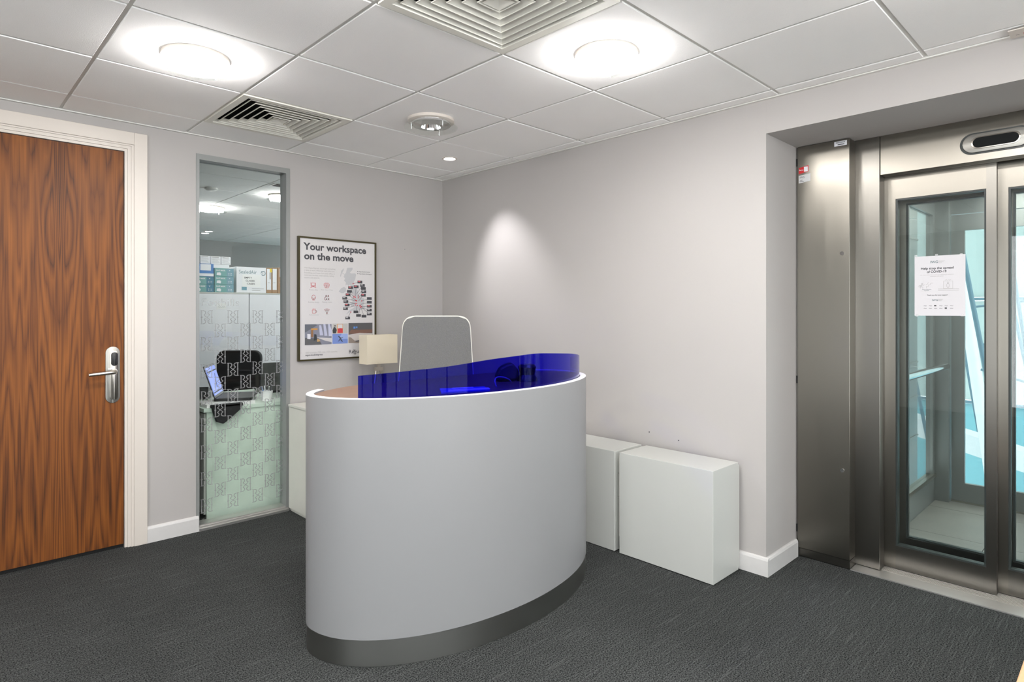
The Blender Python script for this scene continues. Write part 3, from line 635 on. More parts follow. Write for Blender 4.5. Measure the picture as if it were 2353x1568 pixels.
def ic_wifi(m_):
    x, y = IC['w']; G.ring(m_, x, y-.003, .005, t)
    for r_ in (.011, .018, .026): G.ring(m_, x, y+.0, r_, t, 40, 140)
for f_ in (ic_chair, ic_print, ic_lounge, ic_meet, ic_cup, ic_wifi): icon(f_)
for t_, xa, xb, y_ in (('Private office', 180, 270, 661), ('Print / Scan / Copy', 302, 424, 661), ('Business lounge', 170, 282, 788), ('Meeting rooms', 312, 413, 788), ('Refreshments', 180, 278, 920), ('WiFi', 352, 378, 917)): ptext(t_, xa, xb, y_, .0125, INKL, 'caption')
m_ = MB()
for pts in ([(572, 430), (630, 428), (625, 450), (600, 478), (612, 487), (655, 487), (664, 500), (655, 545), (640, 575), (640, 592), (600, 602), (585, 615), (570, 600), (555, 612), (560, 580), (540, 560), (550, 540), (535, 520), (545, 500), (525, 490), (520, 478), (545, 495), (560, 480), (565, 455)],
            [(510, 460), (538, 433), (535, 455), (515, 490), (505, 525), (500, 510), (508, 480)], [(510, 640), (540, 625), (560, 640), (560, 670), (535, 690), (510, 690), (485, 672)],
            [(600, 600), (640, 600), (665, 640), (685, 670), (690, 710), (720, 735), (745, 745), (750, 790), (735, 820), (760, 830), (745, 850), (700, 865), (660, 865), (630, 870), (600, 885), (560, 910), (590, 870), (625, 850), (650, 835), (615, 825), (600, 800), (630, 780), (610, 760), (620, 740), (650, 735), (640, 700), (625, 680), (620, 640)]):
    G.poly(m_, [PZ(*p_) for p_ in pts])
m_.build('map', MAPG, po)
tags = [(678, 562, 632, 592), (704, 597, 668, 700), (714, 628, 680, 720), (718, 662, 685, 740), (582, 620, 640, 725), (640, 611, 655, 720), (570, 659, 637, 730), (556, 693, 665, 765), (714, 698, 690, 770), (522, 728, 665, 770), (534, 763, 655, 795), (547, 799, 655, 795), (530, 836, 640, 820),
        (775, 732, 720, 770), (775, 770, 712, 805), (775, 812, 720, 825), (775, 851, 725, 840), (775, 892, 730, 845), (637, 869, 672, 820), (664, 906, 705, 840), (720, 914, 715, 840), (552, 933, 608, 885)]
m_ = MB(); m2 = MB(); m3 = MB(); PT = Flat(G.p(0, 0, .0006), G.r, G.u)
for q, (a, b, c_, d_) in enumerate(tags):
    p0_, p1_, pc = PZ(a, b+27), PZ(a+49, b), PZ(c_, d_); pm = ((p0_[0]+p1_[0])/2, (p0_[1]+p1_[1])/2)
    PT.line(m_, [pm, pc], .0022, .0005); PT.rect(m_, p0_[0], p0_[1], p1_[0], p1_[1], .0006)
    wd, ht = p1_[0]-p0_[0], p1_[1]-p0_[1]
    if q not in (2, 6, 13, 14, 18, 19, 20): PT.rect(m2 if q in (0, 4, 5, 7, 8, 11, 15) else m3, p0_[0]+wd*.1, p0_[1]+ht*.5, p0_[0]+wd*.58, p0_[1]+ht*.88, .0012)
m_.build('map_tags', INK, po)['kind'] = 'stuff'; m2.build('tag_print', INKR, po)['kind'] = 'stuff'; m3.build('tag_print', INKL, po)['kind'] = 'stuff'
m_ = MB()
for p_ in ((632, 592), (640, 730), (650, 722), (655, 735), (685, 720), (685, 738), (660, 765), (668, 770), (655, 795), (668, 797), (655, 812), (675, 818), (720, 770), (700, 822), (712, 825), (720, 832), (708, 838), (705, 815), (608, 885)): PT.circ(m_, *PZ(*p_), .0040, 8, .0016)
m_.build('map_pins', RED, po)['kind'] = 'stuff'
m_ = MB(); PT.circ(m_, *PZ(680, 468), .003); PT.circ(m_, *PZ(680, 490), .003); m_.build('legend_dots', INK, po)['kind'] = 'stuff'
ptext('Regus Business Centres', 692, 806, 473, .010, INK, 'legend'); ptext('Regus Express Workspaces', 692, 822, 495, .010, INK, 'legend')
def photo(xa, ya, xb, yb, base, shapes):
    (x0, y1), (x1, y0) = PZ(xa, ya), PZ(xb, yb)
    m_ = MB(); G.rect(m_, x0, y0, x1, y1); o = m_.build('photo', mat('photo_base', base, .5), po)
    f2 = Flat(G.p(x0, y0, .0006), G.r*(x1-x0), G.u*(y1-y0)); f2.n = G.n
    for q, (c_, pts) in enumerate(shapes): m_ = MB(); f2.poly(m_, pts, .0005+.0003*q); m_.build('patch', mat('photo_patch', c_, .5), o)
photo(136, 1012, 412, 1215, s2l(124, 126, 138), [(s2l(92, 96, 104), [(0, .6), (.45, .95), (.4, 1), (0, 1)]), (s2l(176, 178, 198), [(.55, .45), (.68, .45), (.6, .95), (.52, .95)]), (s2l(176, 178, 198), [(.72, .42), (.84, .42), (.76, 1), (.68, 1)]), (s2l(182, 184, 204), [(.88, .4), (1, .4), (1, .7), (.92, 1), (.86, 1)]),
    (s2l(88, 88, 90), [(0, 0), (.62, 0), (.5, .3), (0, .35)]), (s2l(194, 190, 190), [(.42, .36), (1, .3), (1, .1), (.75, .18)]), (s2l(192, 140, 74), [(.22, .72), (.46, .72), (.46, .8), (.22, .8)]), (s2l(140, 102, 68), [(.22, .38), (.3, .38), (.3, .72), (.22, .72)]), (s2l(50, 54, 58), [(.32, .2), (.44, .24), (.42, .5), (.34, .52)]), (s2l(206, 206, 212), [(.08, .3), (.2, .28), (.2, .52), (.08, .54)]), (s2l(182, 148, 100), [(.44, .14), (.56, .16), (.54, .24), (.44, .3)])])
photo(420, 1004, 578, 1100, s2l(178, 176, 172), [(s2l(196, 142, 92), [(.3, .0), (.68, .0), (.68, .95), (.3, .95)]), (s2l(198, 198, 196), [(.34, .5), (.65, .5), (.65, .9), (.34, .9)]), (s2l(190, 60, 66), [(.34, .04), (.66, .04), (.66, .48), (.5, .52), (.34, .46)]), (s2l(56, 60, 62), [(.03, 0), (.22, 0), (.28, .35), (.16, .66), (.08, .62), (0, .3)]), (s2l(80, 60, 60), [(.12, .7), (.2, .7), (.2, .84), (.12, .84)])])
photo(420, 1110, 578, 1207, s2l(112, 134, 192), [(s2l(146, 164, 210), [(.4, .5), (1, .45), (1, 1), (.6, 1)]), (s2l(66, 72, 86), [(.34, .2), (.42, .26), (.58, .56), (.4, .8), (.36, .74), (.48, .5)]), (s2l(66, 72, 86), [(.46, .46), (.68, .6), (.7, .66), (.5, .56), (.44, .5)]), (s2l(66, 72, 86), [(.5, .4), (.62, .18), (.68, .2), (.56, .46)])])
photo(586, 998, 832, 1196, s2l(82, 82, 84), [(s2l(116, 84, 72), [(0, .46), (1, .5), (1, .66), (.1, .66)]), (s2l(188, 180, 176), [(0, .2), (.2, .1), (.9, .2), (1, .46), (.45, .5), (0, .42)]), (s2l(140, 128, 118), [(0, 0), (1, 0), (1, .12), (.3, .06), (.1, .28), (0, .3)]), (s2l(84, 132, 196), [(.2, .72), (.28, .72), (.28, .82), (.2, .82)]), (s2l(84, 132, 196), [(.3, .74), (.36, .74), (.36, .82), (.3, .82)])])
ptext('3000 locations | 900 cities | 120 countries', 141, 467, 1314, .0165, INKL, 'small_print'); ptext('regus.co.uk/express', 140, 318, 1338, .0170, INK, 'web_address', .015)
ptext('Regus', 587, 706, 1312, .038, INK, 'logo', .004)
m_ = MB(); lx_, ly_ = PZ(640, 1278); G.ring(m_, lx_, ly_, .007, .003, 180, 360); G.circ(m_, lx_+.010, ly_+.002, .003); G.line(m_, [(lx_, ly_+.006), (lx_+.003, ly_-.004)], .003); m_.build('logo_mark', INK, po)
# small screw left in the wall beside the poster, plus two filled holes over the cabinets
tag(MB().tube([(2.66, YA, 1.795), (2.66, YA-.006, 1.795)], .0035, 10).build('wall_screw', INKL), 'tiny screw left in the wall beside the framed poster', 'screw')
for k, (yy, zz) in enumerate(((1.99, .62), (1.80, .60))):
    tag(MB().tube([(XB, yy, zz), (XB-.002, yy, zz)], .0035, 8).build('wall_plug', INK), 'dark screw plug in the right wall above the white cabinets', 'plug', 'wall plugs above cabinets')

# ================================================================ WHITE UNITS
u = empty('storage_unit', (2.35, 3.75, 0), 0, 'low white storage unit under the poster carrying the table lamp', 'cabinet')
B(1.738, 2.98, 3.46, 3.926, .022, .688).build('carcass', LAMIG, u); B(1.734, 2.984, 3.452, 3.927, .690, .706).build('top', LAMIG, u, bevel=.001); B(1.75, 2.97, 3.47, 3.92, 0, .022).build('plinth', LAMIG, u)
for k in range(3): B(1.742+.413*k, 2.150+.413*k, 3.442, 3.459, .03, .685).build('door', LAMIG, u)
# lamp
lx, ly = 2.315, 3.76
la = empty('table_lamp', (lx, ly, .706), 0, 'table lamp with cream rectangular shade on the low storage unit', 'lamp')
sw, sd = .245, .105
m_ = MB(); z0, z1 = .952, 1.153
for x0, x1, y0, y1 in ((lx-sw/2, lx+sw/2, ly-sd/2, ly-sd/2+.003), (lx-sw/2, lx+sw/2, ly+sd/2-.003, ly+sd/2), (lx-sw/2, lx-sw/2+.003, ly-sd/2+.003, ly+sd/2-.003), (lx+sw/2-.003, lx+sw/2, ly-sd/2+.003, ly+sd/2-.003)): m_.box(x0, x1, y0, y1, z0, z1)
m_.build('shade', CREAM, la)
B(lx-.012, lx+.012, ly-.008, ly+.008, .925, .965).build('neck', NICKEL, la)
B(lx-.03, lx+.03, ly-.012, ly+.012, .900, .926).build('collar', NICKEL, la)
for s_ in (-1, 1):
    MB().tube([(lx+s_*.018, ly, .905), (lx+s_*.03, ly, .82), (lx+s_*.055, ly, .722)], .011, 10).build('leg', NICKEL, la, True)
MB().prism(rrect(.17, .1, .02, 5, lx, ly), .7065, .722).build('base', NICKEL, la)
# two cabinets by the right wall
def cabinet(y0, y1, label):
    e = empty('cabinet', (2.86, (y0+y1)/2, 0), 0, label, 'cabinet')
    B(2.724, 2.984, y0, y1, .004, .550).build('carcass', LAMI, e, bevel=.0015)
    B(2.987, 3.003, y0+.004, y1-.004, .012, .535).build('back_panel', LAMI, e)
    B(2.735, 2.975, y1, y1+.010, .09, .535).build('runner_rail', LAMIG, e)
    for z in (.30, .43): MB().tube([(2.742, y1, z), (2.742, y1+.020, z)], .0035, 8).build('pin', CHROME, e, True)
    B(2.74, 2.96, y0+.02, y1-.02, 0, .004).build('foot_strip', DARK, e)
cabinet(1.437, 1.985, 'low white cabinet standing nearest the lift recess on the right wall')
cabinet(2.018, 2.568, 'low white cabinet mostly hidden behind the desk on the right wall')

# ================================================================ RECEPTION DESK
ECX, ECY, EA, EB, EB2 = 1.815, 2.225, .748, .435, .33
def ell(th, inset=0):
    c_, s_ = cos(radians(th)), sin(radians(th)); b = EB if s_ < 0 else EB2
    x, y = ECX+EA*c_, ECY+b*s_; nx, ny = c_/EA, s_/b; L = sqrt(nx*nx+ny*ny)
    return (x-nx/L*inset, y-ny/L*inset)
dk = empty('reception_desk', (ECX, ECY, 0), 0, 'curved white reception desk with steel plinth and walnut counter top', 'desk')
def strip(a0, a1, in0, in1, z0, z1, n=96):
    outer = [ell(a0+(a1-a0)*k/n, in0) for k in range(n+1)]; inner = [ell(a0+(a1-a0)*k/n, in1) for k in range(n+1)]
    m_ = MB(); vs = [(*p, z0) for p in outer]+[(*p, z0) for p in inner]+[(*p, z1) for p in outer]+[(*p, z1) for p in inner]; q = n+1
    fs = []
    for k in range(n): fs += [(k, k+1, 2*q+k+1, 2*q+k), (q+k+1, q+k, 3*q+k, 3*q+k+1), (2*q+k, 2*q+k+1, 3*q+k+1, 3*q+k), (k+1, k, q+k, q+k+1)]
    fs += [(0, 2*q, 3*q, q), (n, q+n, 3*q+n, 2*q+n)]
    return m_.add(vs, fs)
strip(147, 393, 0, .030, .100, .990).build('front_panel', DESKW, dk, True)
strip(147, 393, .0005, .0295, .9902, .9915).build('rim', RIM_LIT, dk, True)
strip(149, 391, .003, .03, .001, .0995).build('plinth', STEELH, dk, True)
top = [p for p in (ell(th, .0305) for th in range(0, 360, 3))]
top = [(x, min(y, 2.470)) for x, y in top]
MB().prism(top, .955, .984).build('counter_top', WALTOP, dk)
B(1.30, 2.34, 2.30, 2.46, .70, .725).build('lower_shelf', WALTOP, dk); B(1.25, 1.28, 2.0, 2.44, .02, .954).build('support', DESKW, dk); B(2.35, 2.38, 2.0, 2.44, .02, .954).build('support', DESKW, dk)
# blue screen
sc_ = empty('privacy_screen', (ECX, 1.83, .99), 0, 'curved translucent blue acrylic screen along the desk rim', 'screen')
def screen_h(th):
    K_ = [(207, .088), (242, .117), (257, .137), (277, .150), (303, .131), (328, .102), (349, .085)]
    for (a, ha), (b, hb) in zip(K_[:-1], K_[1:]):
        if a <= th <= b: t_ = (th-a)/(b-a); return ha+(hb-ha)*t_
    return .085
hs = [screen_h(207+142*k/80) for k in range(81)]
for _ in range(6): hs = [hs[0]]+[(hs[k-1]+hs[k]*2+hs[k+1])/4 for k in range(1, 80)]+[hs[-1]]
m_ = strip(207, 349, .033, .039, .9845, 1.0, 80)
m_.v = [(x_, y_, z_ if z_ < .99 else .9865+hs[i % 81]) for i, (x_, y_, z_) in enumerate(m_.v)]
m_.build('acrylic_sheet', BLUE, sc_, True)
strip(207, 349, .0315, .0328, .9842, .991, 80).build('base_strip', mat('screen_base_strip', s2l(96, 92, 108), .3), sc_, True)
# things on the counter
CT = .984
fo = tag(MB().prism([(1.50, 1.965), (1.70, 1.895), (1.76, 2.00), (1.575, 2.075)], CT+.0003, CT+.006).build('folder', BLUEF), 'blue folder lying on the counter behind the acrylic screen', 'folder')
tag(MB().prism([(1.53, 1.960), (1.71, 1.905), (1.735, 1.945), (1.565, 2.00)], CT+.0065, CT+.0085).build('paper_sheet', PAPER), 'white papers lying on the blue folder', 'paper')
tag(MB().prism([(1.60, 2.025), (1.69, 1.99), (1.705, 2.01), (1.62, 2.045)], CT+.0065, CT+.008).build('paper_slip', PAPER), 'small white slip on the back of the blue folder', 'paper')
gd = empty('desktop_scanner', (2.04, 2.10, CT+.0006), radians(-38), 'black rounded handset on a stand with cable behind the screen', 'device')
m_ = MB(); m_.prism([(-.09, .0), (-.03, .0), (.015, .004), (.02, .05), (-.012, .088), (-.04, .083), (-.072, .066), (-.092, .03)], -.035, .035, 'XZ'); m_.build('head', BLACK, gd, local=True, bevel=.012)
MB().lathe([(.001, 0), (.05, 0), (.048, .012), (.036, .03), (.040, .05), (.044, .066), (.034, .078), (.001, .08)], (.062, 0, 0), 28).build('stand', BLACK, gd, True, local=True)
cbl = [(1.80+.012*k+.0, 1.965+.008*k+.03*sin(k*.35), CT+.005+.03*max(0, sin(pi*k/14))) for k in range(15)]
tag(MB().tube(cbl, .003, 8).build('scanner_cable', mat('cable_grey', s2l(150, 150, 160), .5), smooth=True), 'thin pale cable curving across the counter to the black handset', 'cable')

# ================================================================ TASK CHAIR
cr = empty('task_chair', (2.14, 2.86, 0), radians(133.8+8), 'tall task chair with grey mesh back behind the reception desk', 'chair')
def back_outline(k=1.0, dz=0):
    pts = []
    for x, z, r in ((-.205, 1.285, .075), (.205, 1.285, .075), (.232, .80, .08), (-.232, .80, .08)): pts.append((x*k, z+dz, r))
    out = []; n = len(pts)
    for i in range(n):
        p, q, s_ = Vector(pts[i-1][:2]), Vector(pts[i][:2]), Vector(pts[(i+1) % n][:2]); r = pts[i][2]
        a = q+(p-q).normalized()*r; b = q+(s_-q).normalized()*r
        for k_ in range(8): t_ = k_/7; out.append(tuple(a*(1-t_)**2+q*2*t_*(1-t_)+b*t_*t_))
    return out
def lean(x, z): return -.20-.16*(z-.8)-.10*(.232**2-x*x)/.232**2*.35-.03*sin((z-.8)*6)
ol = back_outline()
# mesh panel as a curved grid clipped to the outline
def inside_scale(z):
    xs_ = []
    n = len(ol)
    for i in range(n):
        (x1, z1), (x2, z2) = ol[i], ol[(i+1) % n]
        if (z1-z)*(z2-z) <= 0 and abs(z1-z2) > 1e-9: xs_.append(x1+(z-z1)/(z2-z1)*(x2-x1))
    return (min(xs_), max(xs_)) if xs_ else (-.13, .13)
m_ = MB(); rows = [.801+.4835*k/30 for k in range(31)]; nx_ = 14; vs = []
for side in (0, 1):
    for z in rows:
        a, b = inside_scale(z)
        for k in range(nx_+1): x = a+(b-a)*k/nx_; vs.append((x, lean(x, z)+(.0 if side else .014), z))
q = nx_+1; L = len(rows)*q; fs = []
for r_ in range(len(rows)-1):
    for k in range(nx_):
        a = r_*q+k; fs += [(a, a+1, a+q+1, a+q), (L+a+1, L+a, L+a+q, L+a+q+1)]
    fs += [(r_*q, (r_+1)*q, L+(r_+1)*q, L+r_*q), (r_*q+nx_+q, r_*q+nx_, L+r_*q+nx_, L+r_*q+nx_+q)]
for k in range(nx_): a = (len(rows)-1)*q+k; fs += [(k+1, k, L+k, L+k+1), (a, a+1, L+a+1, L+a)]
m_.add(vs, fs); m_.build('backrest_mesh', MESH, cr, True, local=True)
MB().tube([(x, lean(x, z)-.013, z) for x, z in ol+[ol[0]]], .0065, 8, False).build('back_frame', CFRAME, cr, True, local=True)
MB().tube([(0, -.335, 1.0), (0, -.315, .85), (0, -.22, .66), (0, -.05, .60)], [.02, .024, .024, .024], 12).build('spine', CFRAME, cr, True, local=True)
MB().prism(rrect(.48, .46, .10, 8, 0, .03), .625, .69).build('seat', mat('seat_grey', s2l(96, 96, 94), .9, bump=.4), cr, local=True, bevel=.018)
MB().tube([(0, 0, .09), (0, 0, .62)], .028, 16).build('stem', CHROME, cr, True, local=True)
for s_ in (-1, 1):
    MB().tube([(s_*.2, -.02, .63), (s_*.27, -.02, .66), (s_*.275, -.02, .82)], .013, 10).build('arm_post', CFRAME, cr, True, local=True)
    MB().prism(rrect(.07, .25, .03, 6, s_*.275, .02), .82, .845).build('arm_pad', BLACK, cr, local=True, bevel=.008)
for k in range(5):
    a = 2*pi*k/5+.3; ex, ey = .30*cos(a), .30*sin(a)
    MB().tube([(0, 0, .10), (ex, ey, .065)], [.028, .017], 10).build('leg', CFRAME, cr, True, local=True)
    MB().tube([(ex-.018*sin(a), ey+.018*cos(a), .03), (ex+.018*sin(a), ey-.018*cos(a), .03)], .03, 16).build('caster', BLACK, cr, True, local=True)

# ================================================================ LIFT
ap = empty('access_panel', (3.40, 1.18, 0), 0, 'brushed steel access panel beside the lift doorway with stickers', 'panel')
B(3.390, 3.478, 1.044, 1.300, .048, 2.200).build('door', STEEL, ap, bevel=.0015, segs=1)
B(3.396, 3.478, 1.044, 1.300, .004, .045).build('kick_strip', STEELD, ap)
B(3.402, 3.478, 1.3005, 1.3095, .004, 2.2).build('hinge_side', STEELD, ap)
for z in (.13, .93, 2.10): B(3.394, 3.402, 1.3, 1.309, z, z+.04).build('hinge', BLACK, ap)
for z in (1.614, .502): MB().tube([(3.391, 1.078, z), (3.386, 1.078, z)], .010, 16).build('lock', CHROME, ap, True)
K = Flat((3.390, 1.30, 0), (0, -1, 0), (0, 0, 1))   # y decreases to the right
m_ = MB(); K.poly(m_, [(.006, 2.055), (.056, 2.063), (.056, 2.096), (.006, 2.088)]); s1 = m_.build('sticker', RED, ap)
m_ = MB(); K.rect(m_, .033, 2.064, .053, 2.090, .001); m_.build('white_panel', CARDW, s1)
K.text('Regus', .009, 2.072, .010, CARDW, s1, 'lettering', .02, width=.021, lift=.0012)
m_ = MB(); K.poly(m_, [(.006, 2.005), (.066, 2.012), (.066, 2.052), (.006, 2.046)]); s2 = m_.build('sticker', mat('sticker_grey', s2l(206, 206, 206), .5), ap)
K.text('IWG', .011, 2.030, .016, INK, s2, 'lettering', 0, width=.024, lift=.0012)
m_ = MB(); K.rect(m_, .014, 2.020, .026, 2.022, .0012); K.rect(m_, .011, 2.012, .034, 2.0145, .0012); m_.build('small_print', INK, s2)
m_ = MB(); K.rect(m_, .184, 2.168, .244, 2.192); s3 = m_.build('sticker', CARDW, ap)
m_ = MB()
for k in range(14): K.rect(m_, .192+.0032*k, 2.182, .1935+.0032*k, 2.189, .0012)
K.rect(m_, .2, 2.173, .232, 2.177, .0012); m_.build('barcode', INK, s3)

ld = empty('lift_doorway', (3.52, .46, 0), 0, 'brushed steel lift surround with header, indicator and aluminium sill', 'lift')
B(3.480, 3.556, .932, 1.070, .008, 2.203).build('jamb', STEELD, ld, bevel=.002, segs=1)
B(3.480, 3.556, -.16, -.02, .008, 2.203).build('jamb', STEELD, ld, bevel=.002, segs=1)
B(3.480, 3.556, -.018, .930, 2.005, 2.203).build('header', STEEL, ld, bevel=.002, segs=1)
B(3.394, 3.640, -.16, 1.042, .0005, .006).build('sill', ALU, ld)
for k in range(9): B(3.50+.014*k, 3.503+.014*k, -.15, .93, .006, .0075).build('sill_groove', PLATE, ld)
oz, oy = 2.088, .468
ind = MB().prism(rrect(.265, .098, .049, 10, oy, oz), 3.4775, 3.481, 'YZ').build('indicator', BEAD, ld, True)
MB().prism(rrect(.243, .084, .042, 10, oy, oz), 3.470, 3.4778, 'YZ').build('bezel', PLATE, ind, True, bevel=.002)
MB().prism(rrect(.178, .056, .028, 10, oy, oz), 3.4665, 3.4702, 'YZ').build('bezel_lip', NICKEL, ind, True, bevel=.001)
MB().prism(rrect(.165, .046, .023, 10, oy, oz), 3.4655, 3.4668, 'YZ').build('display', mat('display_black', (.004, .005, .005), .6, spec=.15), ind, True)

def door_leaf(e, y1, y0, xf, g1, g0, z1=2.04, th=.034, gz0=.125, gz1=1.889, pre=''):
    B(xf, xf+th, g1, y1, .010, z1).build(pre+'stile', STEEL, e); B(xf, xf+th, y0, g0, .010, z1).build(pre+'stile', STEELD, e)
    B(xf, xf+th, g0, g1, .010, gz0).build(pre+'bottom_rail', STEELD, e); B(xf, xf+th, g0, g1, gz1, z1).build(pre+'top_rail', STEEL, e)
    b = .008
    for a0, a1, c0, c1 in ((g1-b, g1, gz0, gz1), (g0, g0+b, gz0, gz1), (g0+b, g1-b, gz0, gz0+b), (g0+b, g1-b, gz1-b, gz1)): B(xf+.004, xf+th+.004, a0, a1, c0, c1).build(pre+'gasket', BEAD, e)
    B(xf+.010, xf+.018, g0+b, g1-b, gz0+b, gz1-b).build(pre+'pane', LIFTG, e)
def lift_door(y1, y0, xf, g1, g0, label):
    e = empty('lift_door', (xf, (y0+y1)/2, .01), 0, label, 'lift door'); door_leaf(e, y1, y0, xf, g1, g0); return e
lift_door(.985, .476, 3.560, .882, .514, 'steel framed glass lift door leaf carrying the paper notice')
lift_door(.500, -.010, 3.598, .438, .035, 'steel framed glass lift door leaf set back behind the notice leaf')

# notice on the lift door glass
no = empty('notice', (3.568, .70, 1.296), 0, 'white paper notice about virus spread taped to the lift door', 'notice')
ny1, ny0, nz0, nz1 = .801, .594, 1.296, 1.590
B(3.5686, 3.5696, ny0, ny1, nz0, nz1).build('sheet', mat('notice_paper', s2l(200, 198, 201), .5), no)
Q = Flat((3.5685, ny1, nz0), (0, -1, 0), (0, 0, 1)); W, H = ny1-ny0, nz1-nz0
for a, b in ((.0, .296), (.086, .296), (.185, .292), (.004, .0), (.19, .002)):
    m_ = MB(); Q.rect(m_, a, b-.004, a+.012, b+.006, .0012); m_.build('tape', film('clear_tape', (.9, .9, .9), .35) if 'clear_tape' not in MATS else MATS['clear_tape'], no)
INKT = mat('ink_slate_teal', s2l(70, 100, 104), .6)
Q.text('IWG', .066, .258, .017, INKT, no, 'logo', .004, width=.030)
for q, t_ in enumerate(('International', 'Workplace', 'Group')): Q.text(t_, .099, .266-.0045*q, .0046, INKL, no, 'logo_text', 0, width=(.026, .022, .013)[q])
Q.text('Help stop the spread', .026, .228, .0155, INK, no, 'headline', .02, width=.134); Q.text('of COVID-19', .052, .211, .0155, INK, no, 'headline', .02, width=.080)
Q.text('Our top priority is the health and well-being of customers,', .024, .199, .0052, INKL, no, 'body_text', 0, width=.138); Q.text('employees and guests', .066, .192, .0052, INKL, no, 'body_text', 0, width=.054)
m_ = MB(); t = .0011
Q.line(m_, [(.05, .135), (.05, .145), (.059, .145), (.059, .152), (.067, .152), (.067, .16), (.078, .16)], t); Q.line(m_, [(.048, .156), (.053, .154), (.058, .165)], t)
Q.ring(m_, .032, .158, .003, t); Q.line(m_, [(.031, .154), (.028, .144), (.035, .141), (.034, .133)], t); Q.line(m_, [(.028, .144), (.024, .135)], t); Q.line(m_, [(.031, .152), (.038, .15), (.042, .154)], t); Q.line(m_, [(.031, .152), (.024, .148)], t); Q.ring(m_, .022, .146, .004, t)
Q.line(m_, [(.12, .133), (.12, .168), (.157, .168), (.157, .133), (.12, .133)], t); Q.ring(m_, .138, .160, .0035, t); Q.ring(m_, .138, .147, .006, t, 0, 360, 14, .0006, .009); Q.line(m_, [(.135, .14), (.135, .136)], t); Q.line(m_, [(.141, .14), (.141, .136)], t)
Q.line(m_, [(.126, .172), (.131, .175), (.136, .172)], t); Q.line(m_, [(.140, .175), (.145, .172), (.15, .175)], t)
m_.build('pictogram', INKL, no)
Q.text('Please use the stairs', .032, .128, .0048, INKT, no, 'caption', 0, width=.038); Q.text('if possible', .041, .122, .0048, INKT, no, 'caption', 0, width=.02)
m_ = MB(); Q.rect(m_, .098, .129, .182, .131); Q.rect(m_, .098, .1225, .182, .1245); m_.build('caption', INKL, no)
Q.text('Thank you for your support', .052, .099, .0068, INK, no, 'thanks', .012, width=.086)
Q.text('IWG', .073, .072, .013, INKT, no, 'logo', .004, width=.023)
for q in range(3): m_ = MB(); Q.rect(m_, .098, .080-.004*q, .118-.003*q, .0815-.004*q); m_.build('logo_text', INKL, no)
m_ = MB()
for k in range(6):
    for r_ in range(2):
        x_, y_ = .039+.0215*k, .046-.012*r_
        if (k + r_*3) % 5 == 2: Q.rect(m_, x_, y_, x_+.009, y_+.006)
        else: Q.line(m_, [(x_, y_+.002), (x_+.004, y_+.003), (x_+.008, y_+.0015), (x_+.012, y_+.0025)], .0014)
m_.build('partner_logos', INK, no)

# car
lc = empty('lift_car', (4.40, .45, 0), 0, 'glass and steel lift car standing open to view behind the doors', 'lift car')
CX0, CX1, CY1, CY0, CZ = 3.71, 5.13, 1.02, -.12, 2.16
door_leaf(lc, .99, .478, 3.672, .862, .520, 2.04, .024, .142, 1.877, 'car_door_'); door_leaf(lc, .476, -.03, 3.676, .43, .03, 2.04, .024, .142, 1.877, 'car_door_')
B(CX0-.03, CX1+.1, CY0-.1, CY1+.12, -.06, -.004).build('floor_base', mat('lift_floor_joint', s2l(70, 68, 64), .6), lc)
tw = .40; tl = .60; t0_ = None
x = CX0
while x < CX1-.01:
    y = CY1
    while y > CY0+.01:
        a, b = x+.0015, min(x+tl, CX1)-.0015; c_, d_ = max(y-tw, CY0)+.0015, y-.0015
        B(a, b, c_, d_, -.004, .0025).build('floor_tile', CARF, lc); y -= tw
    x += tl
B(CX0-.03, CX1+.1, CY0-.1, CY1+.1, CZ, CZ+.05).build('car_ceiling', CARP, lc)
for k in range(3): B(4.0+.36*k, 4.22+.36*k, .2, .8, CZ-.012, CZ).build('ceiling_panel', mat('car_diffuser', s2l(200, 204, 200), .5) if 'car_diffuser' not in MATS else MATS['car_diffuser'], lc)
for (ys, nm) in ((CY1, 'near'), (CY0-.04, 'far')):
    y0, y1 = ys, ys+.04
    B(CX0, 5.08, y0, y1, .0, .165).build('wall_panel', CARP, lc); B(CX0, 5.08, y0-.008 if nm == 'near' else y0, y1 if nm == 'near' else y1+.008, .165, .19).build('glazing_sill', NICKEL, lc)
    B(CX0, 5.08, y0, y1, 1.985, CZ).build('wall_panel', CARP, lc)
    B(5.02, 5.08, y0, y1, .19, 1.985).build('post', CARP, lc); B(CX0, 3.80, y0, y1, .19, 1.985).build('post', CARP, lc)
    B(3.80, 5.02, y0+.015, y0+.023, .19, 1.985).build('pane', LIFTG, lc)
B(5.08, 5.17, .94, CY1+.04, 0, CZ).build('corner_post', CARP, lc); B(5.08, 5.17, CY0-.04, -.04, 0, CZ).build('corner_post', CARP, lc)
B(5.135, 5.175, -.04, .94, 1.99, CZ).build('rear_header', CARP, lc)
for (a, b) in ((.936, .453), (.447, -.036)):
    g1, g0 = a-.075, b+.07
    rd = B(5.140, 5.172, g1, a, .006, 1.985).build('rear_door_stile', CARP, lc); B(5.140, 5.172, b, g0, .006, 1.985).build('rear_door_stile', CARP, lc)
    B(5.140, 5.172, g0, g1, .006, .137).build('rear_door_rail', CARP, lc); B(5.140, 5.172, g0, g1, 1.875, 1.985).build('rear_door_rail', CARP, lc)
    B(5.152, 5.160, g0, g1, .137, 1.875).build('pane', LIFTG, lc)
B(5.132, 5.138, -.036, .936, .003, .012).build('floor_trim', NICKEL, lc)
hr = MB().tube([(3.80, .945, .942), (5.03, .945, .942)], .023, 14).build('handrail', CHROME, lc, True)
for xx in (3.95, 4.45, 4.98): MB().tube([(xx, .945, .935), (xx, .98, .925), (xx, 1.02, .925)], .009, 8).build('bracket', CHROME, hr, True)
